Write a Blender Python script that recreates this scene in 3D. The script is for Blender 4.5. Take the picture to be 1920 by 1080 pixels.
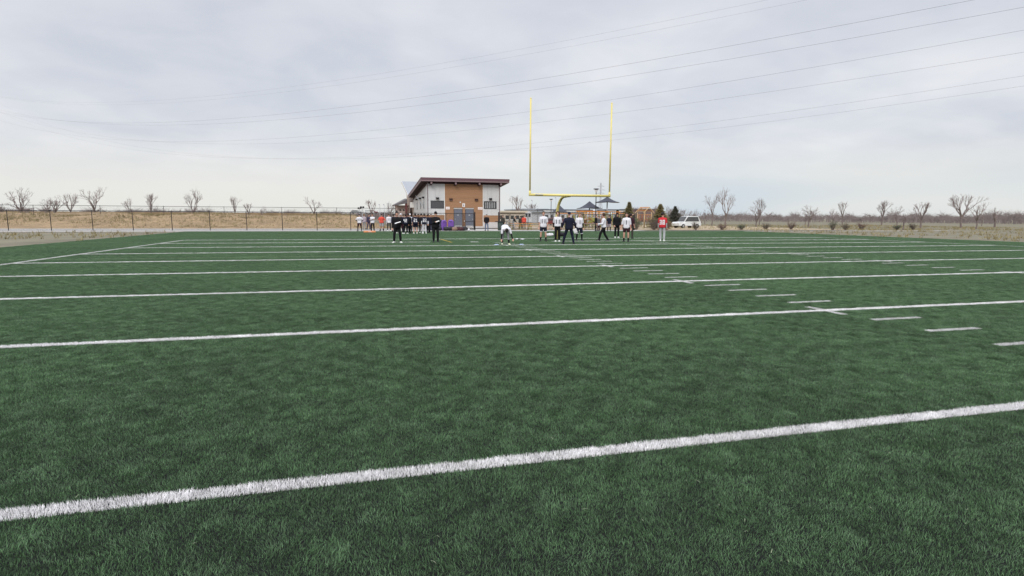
import bpy, bmesh, math, random
import numpy as np
from mathutils import Vector, Matrix, Euler, noise
from mathutils.bvhtree import BVHTree
R = math.radians
rng = random.Random(7)
for o in list(bpy.data.objects): bpy.data.objects.remove(o)
scene = bpy.context.scene
COL = scene.collection

# ---------------------------------------------------------------- camera
FPX, CH = 1054.3, 1.60                       # focal length in px of a 1920 px wide frame, eye height
PITCH, ROLL, YAW = .1257, .0056, .2572
_f0 = Vector((math.sin(YAW), math.cos(YAW), 0)); _r0 = Vector((math.cos(YAW), -math.sin(YAW), 0)); _z = Vector((0, 0, 1))
FWD = _f0*math.cos(PITCH) - _z*math.sin(PITCH); _u0 = _f0*math.sin(PITCH) + _z*math.cos(PITCH)
RGT = _r0*math.cos(ROLL) + _u0*math.sin(ROLL); UP = _u0*math.cos(ROLL) - _r0*math.sin(ROLL)
cam = bpy.data.cameras.new('camera'); camo = bpy.data.objects.new('camera', cam); COL.objects.link(camo)
m3 = Matrix((RGT, UP, -FWD)).transposed()
camo.matrix_world = Matrix.Translation((0, 0, CH)) @ m3.to_4x4()
cam.sensor_fit = 'HORIZONTAL'; cam.sensor_width = 36; cam.lens = FPX/1920*36
cam.clip_start = .05; cam.clip_end = 6000
scene.camera = camo
scene.render.resolution_x, scene.render.resolution_y = 1024, 576

def ray(x, y): return FWD + RGT*((x-960)/FPX) - UP*((y-540)/FPX)
def ground(x, y, z=0.0):
    v = ray(x, y); return Vector((0, 0, CH)) + v*((z-CH)/v.z)
def atY(x, y, Y):
    v = ray(x, y); return Vector((0, 0, CH)) + v*(Y/v.y)
def atX(x, y, X):
    v = ray(x, y); return Vector((0, 0, CH)) + v*(X/v.x)

# ---------------------------------------------------------------- overcast sky and weak wide sun
SUN_EL, SUN_AZ = R(36), R(205)               # azimuth from +Y towards +X: behind the camera, fronts are lit
w = bpy.data.worlds.new('World'); scene.world = w; w.use_nodes = True
nt = w.node_tree; N = nt.nodes; L = nt.links; N.clear()
def nd(t, **k):
    n = N.new(t)
    for a, b in k.items(): setattr(n, a, b)
    return n
def mth(op, a, b=None, c=None, clamp=False):
    n = nd('ShaderNodeMath', operation=op, use_clamp=clamp)
    for i, v in enumerate((a, b, c)):
        if v is None: continue
        if isinstance(v, (int, float)): n.inputs[i].default_value = v
        else: L.new(v, n.inputs[i])
    return n.outputs[0]
def mixc(f, a, b):
    n = nd('ShaderNodeMix', data_type='RGBA')
    if isinstance(f, (int, float)): n.inputs[0].default_value = f
    else: L.new(f, n.inputs[0])
    for i, v in ((6, a), (7, b)):
        if isinstance(v, tuple): n.inputs[i].default_value = (*v, 1)
        else: L.new(v, n.inputs[i])
    return n.outputs[2]
tc = nd('ShaderNodeTexCoord'); sep = nd('ShaderNodeSeparateXYZ'); L.new(tc.outputs['Generated'], sep.inputs[0])
zc = mth('MAXIMUM', sep.outputs[2], 0.0); den = mth('ADD', zc, .20)
cx = mth('DIVIDE', sep.outputs[0], den); cy = mth('DIVIDE', sep.outputs[1], den)
cb = nd('ShaderNodeCombineXYZ'); L.new(cx, cb.inputs[0]); L.new(cy, cb.inputs[1])
def noise_tex(scale, detail, rough, dist=0.0, off=(0, 0, 0)):
    mp = nd('ShaderNodeMapping'); mp.inputs[1].default_value = off; L.new(cb.outputs[0], mp.inputs[0])
    n = nd('ShaderNodeTexNoise'); L.new(mp.outputs[0], n.inputs['Vector'])
    n.inputs['Scale'].default_value = scale; n.inputs['Detail'].default_value = detail
    n.inputs['Roughness'].default_value = rough; n.inputs['Distortion'].default_value = dist
    return n.outputs[0]
def ramp(v, a, b):
    n = nd('ShaderNodeMapRange', interpolation_type='SMOOTHSTEP'); L.new(v, n.inputs[0]); n.inputs[1].default_value = a; n.inputs[2].default_value = b
    return n.outputs[0]
big = ramp(noise_tex(.9, 4, .5, .4, (3.1, 1.7, 0)), .32, .70)
fine = ramp(noise_tex(2.6, 5, .55, .3, (0, 4.2, 0)), .30, .72)
cl = mth('ADD', mth('MULTIPLY', big, .6), mth('MULTIPLY', fine, .4))
sky = nd('ShaderNodeTexSky', sky_type='NISHITA'); sky.sun_disc = False; sky.sun_elevation = SUN_EL; sky.sun_rotation = SUN_AZ
sky.air_density = 1.2; sky.dust_density = 2.0
skyl = nd('ShaderNodeVectorMath', operation='SCALE'); L.new(sky.outputs[0], skyl.inputs[0]); skyl.inputs['Scale'].default_value = .085
cloud = mixc(cl, (.485, .507, .565), (.65, .652, .675))
# thinner, warmer cloud towards the horizon; brighter overhead, as an overcast sky is
warm = mixc(ramp(noise_tex(.33, 2, .5, .2, (1.0, .6, 0)), .24, .52), (.47, .545, .615), (.66, .66, .635))
cloud = mixc(ramp(zc, .13, .02), cloud, warm)
over = nd('ShaderNodeVectorMath', operation='SCALE'); L.new(cloud, over.inputs[0]); L.new(mth('ADD', mth('MULTIPLY', ramp(zc, .34, .95), 1.5), 1.0), over.inputs['Scale'])
tot = mixc(.90, skyl.outputs[0], over.outputs[0])
bg = nd('ShaderNodeBackground'); L.new(tot, bg.inputs[0]); bg.inputs[1].default_value = 1.0
wo = nd('ShaderNodeOutputWorld'); L.new(bg.outputs[0], wo.inputs[0])
sl = bpy.data.lights.new('sun', 'SUN'); sl.energy = 1.5; sl.angle = R(25); sl.color = (1, .97, .93)
so = bpy.data.objects.new('sun', sl); COL.objects.link(so)
sd = Vector((math.sin(SUN_AZ)*math.cos(SUN_EL), math.cos(SUN_AZ)*math.cos(SUN_EL), math.sin(SUN_EL)))
so.rotation_euler = sd.to_track_quat('Z', 'Y').to_euler(); so.location = (0, 0, 60)
vs = scene.view_settings; vs.view_transform = 'Standard'; vs.look = 'None'; vs.exposure = .40; vs.gamma = 1

# ---------------------------------------------------------------- helpers
MATS = {}
def M(name, col, rough=.65, var=.12, scale=3.0, bump=0.0, spec=.3, metal=0.0, fine=0.0, stretch=(1, 1, 1)):
    if name in MATS: return MATS[name]
    m = bpy.data.materials.new(name); m.use_nodes = True; t = m.node_tree; b = t.nodes['Principled BSDF']
    b.inputs['Roughness'].default_value = rough; b.inputs['Specular IOR Level'].default_value = spec; b.inputs['Metallic'].default_value = metal
    g = t.nodes.new('ShaderNodeNewGeometry'); mp = t.nodes.new('ShaderNodeMapping'); mp.inputs['Scale'].default_value = stretch; t.links.new(g.outputs['Position'], mp.inputs[0])
    n = t.nodes.new('ShaderNodeTexNoise'); n.inputs['Scale'].default_value = scale; n.inputs['Detail'].default_value = 6; n.inputs['Roughness'].default_value = .65
    t.links.new(mp.outputs[0], n.inputs['Vector'])
    mr = t.nodes.new('ShaderNodeMapRange'); mr.inputs[1].default_value = .25; mr.inputs[2].default_value = .75; mr.inputs[3].default_value = 1-var; mr.inputs[4].default_value = 1+var
    t.links.new(n.outputs[0], mr.inputs[0])
    s = t.nodes.new('ShaderNodeVectorMath'); s.operation = 'SCALE'; s.inputs[0].default_value = col; t.links.new(mr.outputs[0], s.inputs['Scale'])
    t.links.new(s.outputs[0], b.inputs['Base Color'])
    if bump:
        bp = t.nodes.new('ShaderNodeBump'); bp.inputs['Strength'].default_value = bump; bp.inputs['Distance'].default_value = .02
        t.links.new(n.outputs[0], bp.inputs['Height']); t.links.new(bp.outputs[0], b.inputs['Normal'])
    MATS[name] = m; return m
def tag(o, label=None, cat=None, group=None, kind=None):
    if label: o['label'] = label
    if cat: o['category'] = cat
    if group: o['group'] = group
    if kind: o['kind'] = kind
    return o
def empty(name, loc=(0, 0, 0), rz=0.0, label=None, cat=None, group=None):
    o = bpy.data.objects.new(name, None); COL.objects.link(o); o.location = loc; o.rotation_euler = (0, 0, rz); o.empty_display_size = .1
    return tag(o, label, cat, group)
def linkmesh(name, me, mat, parent=None):
    o = bpy.data.objects.new(name, me); COL.objects.link(o)
    if mat is not None and not me.materials:
        for q in (mat if isinstance(mat, (list, tuple)) else [mat]): me.materials.append(q)
    if parent is not None: o.parent = parent
    return o
def copy_tree(o, parent=None):
    c = o.copy(); COL.objects.link(c); c.parent = parent
    for ch in [x for x in o.children]: copy_tree(ch, c)
    return c
class MB:
    def __init__(s): s.v = []; s.f = []; s.mi = []; s.cur = 0
    def add(s, vs, fs):
        b = len(s.v); s.v += [tuple(x) for x in vs]
        for f in fs: s.f.append(tuple(i+b for i in f)); s.mi.append(s.cur)
        return s
    def box(s, a, b):
        (x0, y0, z0), (x1, y1, z1) = a, b
        return s.add([(x0,y0,z0),(x1,y0,z0),(x1,y1,z0),(x0,y1,z0),(x0,y0,z1),(x1,y0,z1),(x1,y1,z1),(x0,y1,z1)],
                     [(3,2,1,0),(4,5,6,7),(0,1,5,4),(1,2,6,5),(2,3,7,6),(3,0,4,7)])
    def loft(s, rings, caps=True):               # rings: equal-length lists of points
        n = len(rings[0]); vs = [p for r in rings for p in r]; fs = []
        for i in range(len(rings)-1):
            for j in range(n): fs.append((i*n+j, i*n+(j+1) % n, (i+1)*n+(j+1) % n, (i+1)*n+j))
        if caps: fs.append(tuple(range(n-1, -1, -1))); fs.append(tuple((len(rings)-1)*n+j for j in range(n)))
        return s.add(vs, fs)
    def tube(s, pts, rad, seg=8, flat=None):
        pts = [Vector(p) for p in pts]; rad = rad if isinstance(rad, (list, tuple)) else [rad]*len(pts); rings = []
        ref = None
        for i, p in enumerate(pts):
            d = (pts[min(i+1, len(pts)-1)] - pts[max(i-1, 0)]).normalized()
            if ref is None: ref = Vector((0, 1, 0)) if abs(d.y) < .8 else Vector((1, 0, 0))
            u = (ref - d*ref.dot(d)).normalized(); v = d.cross(u); ref = u
            rings.append([p + (u*math.cos(a) + v*math.sin(a))*rad[i] for a in [2*math.pi*k/seg for k in range(seg)]])
        return s.loft(rings)
    def cap(s, a, b, ra, rb, seg=10):            # tapered capsule
        a, b = Vector(a), Vector(b); d = (b-a); l = d.length
        if l < 1e-5: d = Vector((0, 0, 1)); l = 1e-5
        d = d/l; pts = []; rad = []
        for q in (-.97, -.72, -.35): pts.append(a + d*q*ra); rad.append(ra*math.sqrt(1-q*q))
        pts += [a, b]; rad += [ra, rb]
        for q in (.35, .72, .97): pts.append(b + d*q*rb); rad.append(rb*math.sqrt(1-q*q))
        u = d.orthogonal().normalized(); v = d.cross(u)
        return s.loft([[p + (u*math.cos(t) + v*math.sin(t))*r for t in [2*math.pi*k/seg for k in range(seg)]] for p, r in zip(pts, rad)])
    def ell(s, c, r, rot=None, seg=12, rng_=7):
        c = Vector(c); rings = []
        for i in range(rng_):
            t = -math.pi/2 + math.pi*(i+.35)/(rng_-.3)
            ring = []
            for k in range(seg):
                a = 2*math.pi*k/seg; p = Vector((r[0]*math.cos(t)*math.cos(a), r[1]*math.cos(t)*math.sin(a), r[2]*math.sin(t)))
                if rot is not None: p = rot @ p
                ring.append(c+p)
            rings.append(ring)
        return s.loft(rings)
    def mesh(s, name, off=(0, 0, 0), smooth=False):
        me = bpy.data.meshes.new(name); ox, oy, oz = off
        me.from_pydata([(x-ox, y-oy, z-oz) for x, y, z in s.v], [], s.f)
        if any(s.mi): me.polygons.foreach_set('material_index', s.mi)
        if smooth: me.polygons.foreach_set('use_smooth', [len(f) == 4 for f in s.f])
        me.update(); return me
    def build(s, name, mat, parent=None, off=None, smooth=False):
        if off is None: off = tuple(parent.location) if parent is not None and parent.type == 'EMPTY' and parent.get('_w') else (0, 0, 0)
        return linkmesh(name, s.mesh(name, off, smooth), mat, parent)
def part(parent, name, mat, boxes, off=None):
    mb = MB()
    for a, b in boxes: mb.box(a, b)
    return mb.build(name, mat, parent, off=off if off is not None else tuple(world_loc(parent)))
def world_loc(o):
    p = Vector((0, 0, 0))
    while o is not None: p = p + o.location; o = o.parent
    return p
def sm(o):
    o.data.polygons.foreach_set('use_smooth', [True]*len(o.data.polygons)); return o

# ---------------------------------------------------------------- the ground
def sheet(name, x0, x1, y0, y1, z, mat, n=1):
    mb = MB(); mb.add([(x0,y0,z),(x1,y0,z),(x1,y1,z),(x0,y1,z)], [(0,1,2,3)])
    return tag(mb.build(name, mat), kind='structure')
m_dry = M('dry_ground', (.165, .150, .105), .95, .35, .25, .3)
m_conc = M('concrete', (.40, .385, .37), .9, .14, 1.3, .2)
m_sand = M('playground_sand', (.36, .29, .20), .95, .2, .6, .3)
m_infill = M('rubber_infill', (.013, .015, .014), .95, .3, 20, .3, .1)
m_dirt = M('dirt', (.30, .215, .125), .95, .35, .35, .5)
sheet('ground', -1800, 1800, -300, 3000, -.06, m_dry)
sheet('turf_bed', -17, 46, -30, 61.6, 0, m_infill)
part(None, 'kerb', m_conc, [((-40, 61.62, -.05), (80, 62.0, .035))], off=(0, 0, 0))['kind'] = 'structure'
sheet('path', -70, 34, 62.0, 75, .0, m_conc)
sheet('building_apron', 6, 30, 74.9, 76.6, .1, m_conc)
sheet('playground_ground', 17, 70, 67, 112, .008, m_sand)
mb = MB()   # dirt bank behind the fence on the left
nx, ny = 46, 14
for j in range(ny):
    for i in range(nx):
        x = -120 + 124*i/(nx-1); y = 78 + 44*j/(ny-1)
        e = min(1, (j/(ny-1))/.35, (1-j/(ny-1))/.35, (nx-1-i)/2.2)
        e = max(0, e); e = e*e*(3-2*e)
        mb.v.append((x, y, -.08 + e*(1.75 + .5*noise.noise(Vector((x*.11, y*.13, 2))) + .22*noise.noise(Vector((x*.5, y*.5, 9))))))
for j in range(ny-1):
    for i in range(nx-1): mb.f.append((j*nx+i, j*nx+i+1, (j+1)*nx+i+1, (j+1)*nx+i)); mb.mi.append(0)
tag(mb.build('dirt_bank', m_dirt, smooth=True), kind='structure')

wr = np.random.RandomState(3); WV = []; WF = []
def weeds(n, x0, x1, y0, y1, zf):
    for i in range(n):
        x, y = wr.uniform(x0, x1), wr.uniform(y0, y1)
        if noise.noise(Vector((x*.12, y*.12, 7))) < wr.uniform(-.35, .35): continue
        z = zf(x, y)
        for j in range(5):
            a = wr.uniform(0, 6.28); h = wr.uniform(.10, .38); b = len(WV); ux, uy = math.cos(a)*.03, math.sin(a)*.03; ox, oy = wr.normal(0, .09), wr.normal(0, .09)
            WV.extend([(x+ox-ux, y+oy-uy, z), (x+ox+ux, y+oy+uy, z), (x+ox+wr.normal(0, .1), y+oy+wr.normal(0, .1), z+h)]); WF.append((b, b+1, b+2))
def bank_z(x, y):
    i, j = (x+120)/124*(nx-1), (y-78)/44*(ny-1); e = max(0, min(1, (j/(ny-1))/.35, (1-j/(ny-1))/.35, (nx-1-i)/2.2)); e = e*e*(3-2*e)
    return -.14 + e*(1.75 + .5*noise.noise(Vector((x*.11, y*.13, 2))) + .22*noise.noise(Vector((x*.5, y*.5, 9))))
weeds(9000, -75, 3, 79, 100, bank_z); weeds(6000, 46, 130, 64, 120, lambda x, y: -.06); weeds(2500, -60, -17.5, 10, 61, lambda x, y: -.06); weeds(2500, 47, 100, 10, 62, lambda x, y: -.06)
me = bpy.data.meshes.new('dry_grass'); me.from_pydata(WV, [], WF); tag(linkmesh('dry_grass', me, M('dry_grass', (.25, .21, .11), .9, .4, .5)), 'dry tan grass tufts on the bank and verges', None, None, 'stuff')

# ---------------------------------------------------------------- artificial turf: blades in patches, lines as strips of white blades
LINE0, YARD5, LW = 3.405, 4.572, .125
SX0, SX1 = -11.0, 37.8
def turf_mat(name, col, var, marks):
    m = bpy.data.materials.new(name); m.use_nodes = True; t = m.node_tree; b = t.nodes['Principled BSDF']
    b.inputs['Roughness'].default_value = .45; b.inputs['Specular IOR Level'].default_value = .42
    ge = t.nodes.new('ShaderNodeNewGeometry')
    def nz(scale, detail):
        n = t.nodes.new('ShaderNodeTexNoise'); n.inputs['Scale'].default_value = scale; n.inputs['Detail'].default_value = detail
        t.links.new(ge.outputs['Position'], n.inputs['Vector']); return n.outputs[0]
    def rg(v, lo, hi, a, c):
        n = t.nodes.new('ShaderNodeMapRange'); t.links.new(v, n.inputs[0])
        for i, q in enumerate((lo, hi, a, c)): n.inputs[i+1].default_value = q
        return n.outputs[0]
    def mt(op, a, c):
        n = t.nodes.new('ShaderNodeMath'); n.operation = op
        for i, v in enumerate((a, c)):
            if isinstance(v, (int, float)): n.inputs[i].default_value = v
            else: t.links.new(v, n.inputs[i])
        return n.outputs[0]
    v = mt('MULTIPLY', mt('MULTIPLY', rg(nz(2.6, 4), .3, .7, 1-var, 1+var), rg(nz(9.0, 3), .3, .7, 1-var*.9, 1+var*.9)), rg(nz(.35, 3), .3, .7, 1-var*.6, 1+var*.6))
    at = t.nodes.new('ShaderNodeAttribute'); at.attribute_name = 'tint'
    v = mt('MULTIPLY', v, rg(mt('POWER', at.outputs['Fac'], 4.0), 0, 1, 1-var*.8, 1+var*5.5))
    s = t.nodes.new('ShaderNodeVectorMath'); s.operation = 'SCALE'; s.inputs[0].default_value = col; t.links.new(v, s.inputs['Scale'])
    out = s.outputs[0]
    if marks:                                   # hash marks, ticks, side lines and the yellow line are fibres of another colour
        sp = t.nodes.new('ShaderNodeSeparateXYZ'); t.links.new(ge.outputs['Position'], sp.inputs[0])
        X, Y = sp.outputs[0], sp.outputs[1]
        def inr(v, a, c): return mt('MULTIPLY', mt('GREATER_THAN', v, a), mt('LESS_THAN', v, c))
        fy = mt('FRACT', mt('DIVIDE', mt('SUBTRACT', Y, LINE0-.06), YARD5/5), 0)
        tick = mt('MULTIPLY', mt('LESS_THAN', fy, .12/.9144), inr(Y, 4, 34.8))
        fl = mt('FRACT', mt('DIVIDE', mt('SUBTRACT', Y, LINE0-.42), YARD5), 0)
        cross = mt('MULTIPLY', mt('LESS_THAN', fl, .84/YARD5), inr(Y, 4, 34.8))
        white = None
        for q in (mt('MULTIPLY', tick, inr(X, 7.78, 8.75)), mt('MULTIPLY', cross, inr(X, 7.68, 7.82)),
                  mt('MULTIPLY', tick, inr(X, 18.1, 19.07)), mt('MULTIPLY', cross, inr(X, 19.02, 19.16)),
                  mt('MULTIPLY', inr(X, SX0-.2, SX0), inr(Y, -30, 40.1)), mt('MULTIPLY', inr(X, SX1, SX1+.2), inr(Y, -30, 40.1)),
                  mt('MULTIPLY', inr(X, 6.5, 7.05), inr(Y, 34.9, 35.55))):
            white = q if white is None else mt('MAXIMUM', white, q)
        yel = mt('MULTIPLY', inr(X, 5.18, 5.32), inr(Y, 34.6, 39.9))
        faint = mt('MULTIPLY', mt('MAXIMUM', inr(Y, 23.33, 23.42), inr(Y, 37.0, 37.1)), .38)
        for f, c in ((white, (.66, .66, .66)), (yel, (.55, .40, .07)), (faint, (.55, .60, .42))):
            n = t.nodes.new('ShaderNodeMix'); n.data_type = 'RGBA'; t.links.new(f, n.inputs[0]); t.links.new(out, n.inputs[6]); n.inputs[7].default_value = (*c, 1); out = n.outputs[2]
    t.links.new(out, b.inputs['Base Color']); return m
m_turf = turf_mat('turf_fibre', (.074, .142, .064), .22, True)
m_white_turf = turf_mat('white_turf_fibre', (.80, .79, .80), .10, False)
def patch(name, sx, sy, n, hgt, wid, seed, lean, mat):
    r = np.random.RandomState(seed)
    px = (r.rand(n)-.5)*sx; py = (r.rand(n)-.5)*sy
    g = np.array([noise.noise(Vector((x*7, y*7, seed*3.7))) for x, y in zip(px, py)]); g2 = np.array([noise.noise(Vector((x*7, y*7, seed*3.7+50))) for x, y in zip(px, py)])
    h = hgt*(.62+.55*r.rand(n))*(1+.35*g)
    az = r.rand(n)*2*np.pi; lx = (lean*np.cos(az)*r.rand(n)**.7 + g*.75*lean)*h; ly = (lean*np.sin(az)*r.rand(n)**.7 + g2*.75*lean)*h
    fa = r.rand(n)*2*np.pi; wx, wy = np.cos(fa)*wid/2, np.sin(fa)*wid/2
    z = np.zeros(n); tw = .35+.3*r.rand(n)
    V = np.stack([np.stack([px-wx, py-wy, z], 1), np.stack([px+wx, py+wy, z], 1),
                  np.stack([px+lx*.35+wx*.85, py+ly*.35+wy*.85, h*.55], 1), np.stack([px+lx*.35-wx*.85, py+ly*.35-wy*.85, h*.55], 1),
                  np.stack([px+lx, py+ly, h*(1-.25*np.minimum(1, (lx**2+ly**2)/h**2))], 1)], 1).reshape(-1, 3)
    me = bpy.data.meshes.new(name); F = []
    for i in range(n): b = i*5; F += [(b, b+1, b+2, b+3), (b+3, b+2, b+4)]
    me.from_pydata(V.tolist(), [], F); me.materials.append(mat)
    a = me.attributes.new('tint', 'FLOAT', 'POINT'); a.data.foreach_set('value', np.repeat(r.rand(n), 5).astype(np.float32))
    return bpy.data.objects.new(name, me)
def scatter_group(coll):
    g = bpy.data.node_groups.new('lay_' + coll.name, 'GeometryNodeTree')
    g.interface.new_socket('Geometry', in_out='INPUT', socket_type='NodeSocketGeometry'); g.interface.new_socket('Geometry', in_out='OUTPUT', socket_type='NodeSocketGeometry')
    n = g.nodes; l = g.links
    gi = n.new('NodeGroupInput'); go = n.new('NodeGroupOutput'); ip = n.new('GeometryNodeInstanceOnPoints'); ci = n.new('GeometryNodeCollectionInfo')
    ci.inputs[0].default_value = coll; ci.inputs['Separate Children'].default_value = True; ci.inputs['Reset Children'].default_value = True
    def na(nm, ty):
        a = n.new('GeometryNodeInputNamedAttribute'); a.data_type = ty; a.inputs[0].default_value = nm; return a.outputs[0]
    l.new(gi.outputs[0], ip.inputs['Points']); l.new(ci.outputs[0], ip.inputs['Instance']); ip.inputs['Pick Instance'].default_value = True
    l.new(na('idx', 'INT'), ip.inputs['Instance Index']); l.new(na('scl', 'FLOAT_VECTOR'), ip.inputs['Scale'])
    cbn = n.new('ShaderNodeCombineXYZ'); l.new(na('rz', 'FLOAT'), cbn.inputs[2]); l.new(cbn.outputs[0], ip.inputs['Rotation'])
    l.new(ip.outputs[0], go.inputs[0]); return g
def scatter(name, pts, nvar, group, hz, sy=1.0):
    me = bpy.data.meshes.new(name); me.from_pydata(pts, [], [])
    k = len(pts); r = np.random.RandomState(len(pts))
    a = me.attributes.new('idx', 'INT', 'POINT'); a.data.foreach_set('value', r.randint(0, nvar, k).astype(np.int32))
    a = me.attributes.new('rz', 'FLOAT', 'POINT'); a.data.foreach_set('value', (r.randint(0, 2, k)*math.pi).astype(np.float32))
    sc = np.ones((k, 3), np.float32); sc[:, 0] = 1.01; sc[:, 1] = sy; sc[:, 2] = [1 + hz*noise.noise(Vector((p[0]*.45, p[1]*.45, 1.3))) + hz*.6*noise.noise(Vector((p[0]*1.7, p[1]*1.7, 4))) for p in pts]
    a = me.attributes.new('scl', 'FLOAT_VECTOR', 'POINT'); a.data.foreach_set('vector', sc.ravel())
    o = linkmesh(name, me, None); md = o.modifiers.new('lay', 'NODES'); md.node_group = group; return o
gc = bpy.data.collections.new('turf_patches'); wc = bpy.data.collections.new('line_patches')
PW = .5; PH = (YARD5-LW)/9
for i in range(5): gc.objects.link(patch('turf_patch', PW, PH, 6200, .021, .0016, 11+i, .85, m_turf))
for i in range(4): wc.objects.link(patch('line_patch', PW, LW, 2300, .026, .0020, 41+i, .50, m_white_turf))
gg, gw = scatter_group(gc), scatter_group(wc)
def seen(x, y, mgn=2.2):
    if y < .6: return False
    a = math.atan2(x, y)
    lo, hi = YAW - R(43.2), YAW + R(43.2)
    return x > y*math.tan(lo) - mgn and x < y*math.tan(min(hi, R(80))) + mgn
gp = []
for k in range(-1, 13):
    y0 = LINE0 + k*YARD5 + LW/2
    for j in range(9):
        y = y0 + (j+.5)*PH
        if y > 61.5: continue
        xs = -16.6
        while xs < 45.8:
            if seen(xs, y): gp.append((xs, y, .004))
            xs += PW
    if k >= 8:                                   # beyond the end line the carpet is unbroken
        for i in range(126):
            x = -16.6 + i*PW
            if seen(x, y0+9*PH+LW/2): gp.append((x, min(61.4, y0+9*PH+LW/2), .004))
tag(scatter('turf_grass', gp, 5, gg, .16), 'short green artificial turf covering the football field', None, None, 'stuff')
for k in range(0, 9):
    y = LINE0 + k*YARD5; xs = SX0; wp = []
    while xs < SX1:
        if seen(xs, y, 4): wp.append((xs+PW/2, y, .004))
        xs += PW
    if k == 7: wp = [p for p in wp if not 4 < p[0] < 12]
    tag(scatter('yard_line', wp, 4, gw, .10, 1.9 if k == 8 else 1.0), kind='structure')

# pale stray fibres and specks lying on the turf
mb = MB(); dr_ = random.Random(21)
for i in range(260):
    y = 2.0 + 14*dr_.random()**1.6; x = dr_.uniform(-.75*y-1, 1.6*y+1); a = dr_.uniform(0, 6.28); l = dr_.choice((.008, .012, .015, .02, .045)); d = Vector((math.cos(a), math.sin(a), 0))*l; p = Vector((x, y, .024)); q = Vector((-d.y, d.x, 0)).normalized()*.0014
    mb.add([p-d*.5-q, p-d*.5+q, p+q+Vector((0, 0, .006)), p+d*.5, p-q+Vector((0, 0, .006))], [(0, 1, 2, 4), (4, 2, 3)])
tag(mb.build('turf_debris', M('debris', (.24, .27, .18), .7, .3, 40)), 'pale stray fibres and specks scattered on the turf', None, None, 'stuff')

# ---------------------------------------------------------------- shared materials
m_black = M('black_metal', (.012, .011, .012), .5, .15)
m_dkfence = M('fence_black', (.014, .010, .011), .55, .15)
m_yellow = M('goal_yellow', (.70, .60, .21), .45, .07, 1.5, 0, .45)
m_grey_panel = M('grey_panel', (.50, .50, .50), .6, .05, 1.2)
m_trim = M('white_trim', (.66, .65, .63), .55, .05)
m_brown = M('brown_board', (.30, .165, .090), .65, .10, 1.6, .15, stretch=(.25, 1, 3))
m_fascia = M('fascia_purple_brown', (.115, .062, .075), .5, .08)
m_rake = M('rake_mauve', (.20, .14, .15), .5, .08)
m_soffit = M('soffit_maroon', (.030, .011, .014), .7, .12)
m_door = M('door_grey', (.125, .135, .165), .5, .06)
m_frame = M('dark_frame', (.05, .05, .055), .5, .1)
m_glass = M('dark_glass', (.05, .052, .055), .12, .25, 2, 0, .6)
m_pale_glass = M('pale_glass', (.22, .25, .27), .15, .15, 2, 0, .6)
m_roof = M('metal_roof', (.30, .325, .355), .45, .05, .5)
m_steel = M('steel', (.42, .43, .44), .4, .08, 3, 0, .5, .6)
m_tan_wall = M('tan_wall', (.42, .33, .28), .8, .08)
m_maroon_brick = M('maroon_wall', (.13, .05, .05), .8, .12)
m_conc_base = M('pale_base', (.50, .48, .47), .8, .08)

# ---------------------------------------------------------------- goal post
GX, GY, GL = 13.42, 35.82, 2.7
gpo = empty('goal_post', (GX, GY+GL, 0), 0, 'tall yellow football goal post with two uprights and a curved neck', 'goal post'); off = tuple(gpo.location)
MB().tube([(GX-2.88, GY, 3.05), (GX+2.88, GY, 3.05)], .085, 14).build('crossbar', m_yellow, gpo, off, True)
for s in (-1, 1):
    u = MB().tube([(GX+s*2.82, GY, 3.05), (GX+s*2.82, GY, 9.15)], .052, 10).build('upright', m_yellow, gpo, off, True)
    MB().cap((GX+s*2.82, GY, 9.15), (GX+s*2.82, GY, 9.17), .052, .05).build('end_cap', m_yellow, u, off, True)
    MB().tube([(GX+s*2.82, GY, 2.98), (GX+s*2.82, GY, 3.30)], .07, 12).build('upright_socket', m_yellow, gpo, off, True)
pts = [(GX, GY+.06, 3.04), (GX, GY+.8, 3.03)] + [(GX, GY+GL-1.6+1.6*math.sin(a), 1.45+1.58*math.cos(a)) for a in [R(10*k) for k in range(1, 10)]] + [(GX, GY+GL, .0)]
MB().tube(pts, .10, 14).build('gooseneck', m_yellow, gpo, off, True)
MB().tube([(GX-2.5, GY-.09, 3.06), (GX-1.95, GY-.09, 3.06)], .03, 8).build('crossbar_label', m_steel, gpo, off)
MB().tube([(GX, GY+GL, 0), (GX, GY+GL, .06)], .19, 14).build('base_plate', m_black, gpo, off)

# ---------------------------------------------------------------- chain link fence
FY = 65.8; FZ = 1.98
m_link = M('chain_link', (.02, .018, .018), .6, .1)
def link_mesh(x0, x1, z0, z1, y, pitch=.075, wr=.0022):
    mb = MB(); w_, h = x1-x0, z1-z0
    for sgn in (1, -1):
        c = -h if sgn > 0 else 0.0
        end = w_ if sgn > 0 else w_+h
        while c < end:
            # line x = c + sgn*(z)
            za, zb = 0.0, h
            xa, xb = c, c+sgn*h
            def clip(xa, za, xb, zb):
                t0, t1 = 0.0, 1.0; dx = xb-xa
                for lim, up in ((0.0, False), (w_, True)):
                    if abs(dx) < 1e-9: continue
                    t = (lim-xa)/dx
                    if (dx > 0) == up: t1 = min(t1, t)
                    else: t0 = max(t0, t)
                return t0, t1
            t0, t1 = clip(xa, za, xb, zb)
            if t1 > t0+1e-4:
                A = Vector((x0+xa+(xb-xa)*t0, y, z0+h*t0)); B = Vector((x0+xa+(xb-xa)*t1, y, z0+h*t1))
                p = Vector((-sgn, 0, 1)).normalized()*wr; q = Vector((0, wr*1.2, 0))
                mb.add([A-p, A+p*.5+q, A+p*.5-q, B-p, B+p*.5+q, B+p*.5-q], [(0,1,4,3),(1,2,5,4),(2,0,3,5)])
            c += pitch
    return mb
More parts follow.
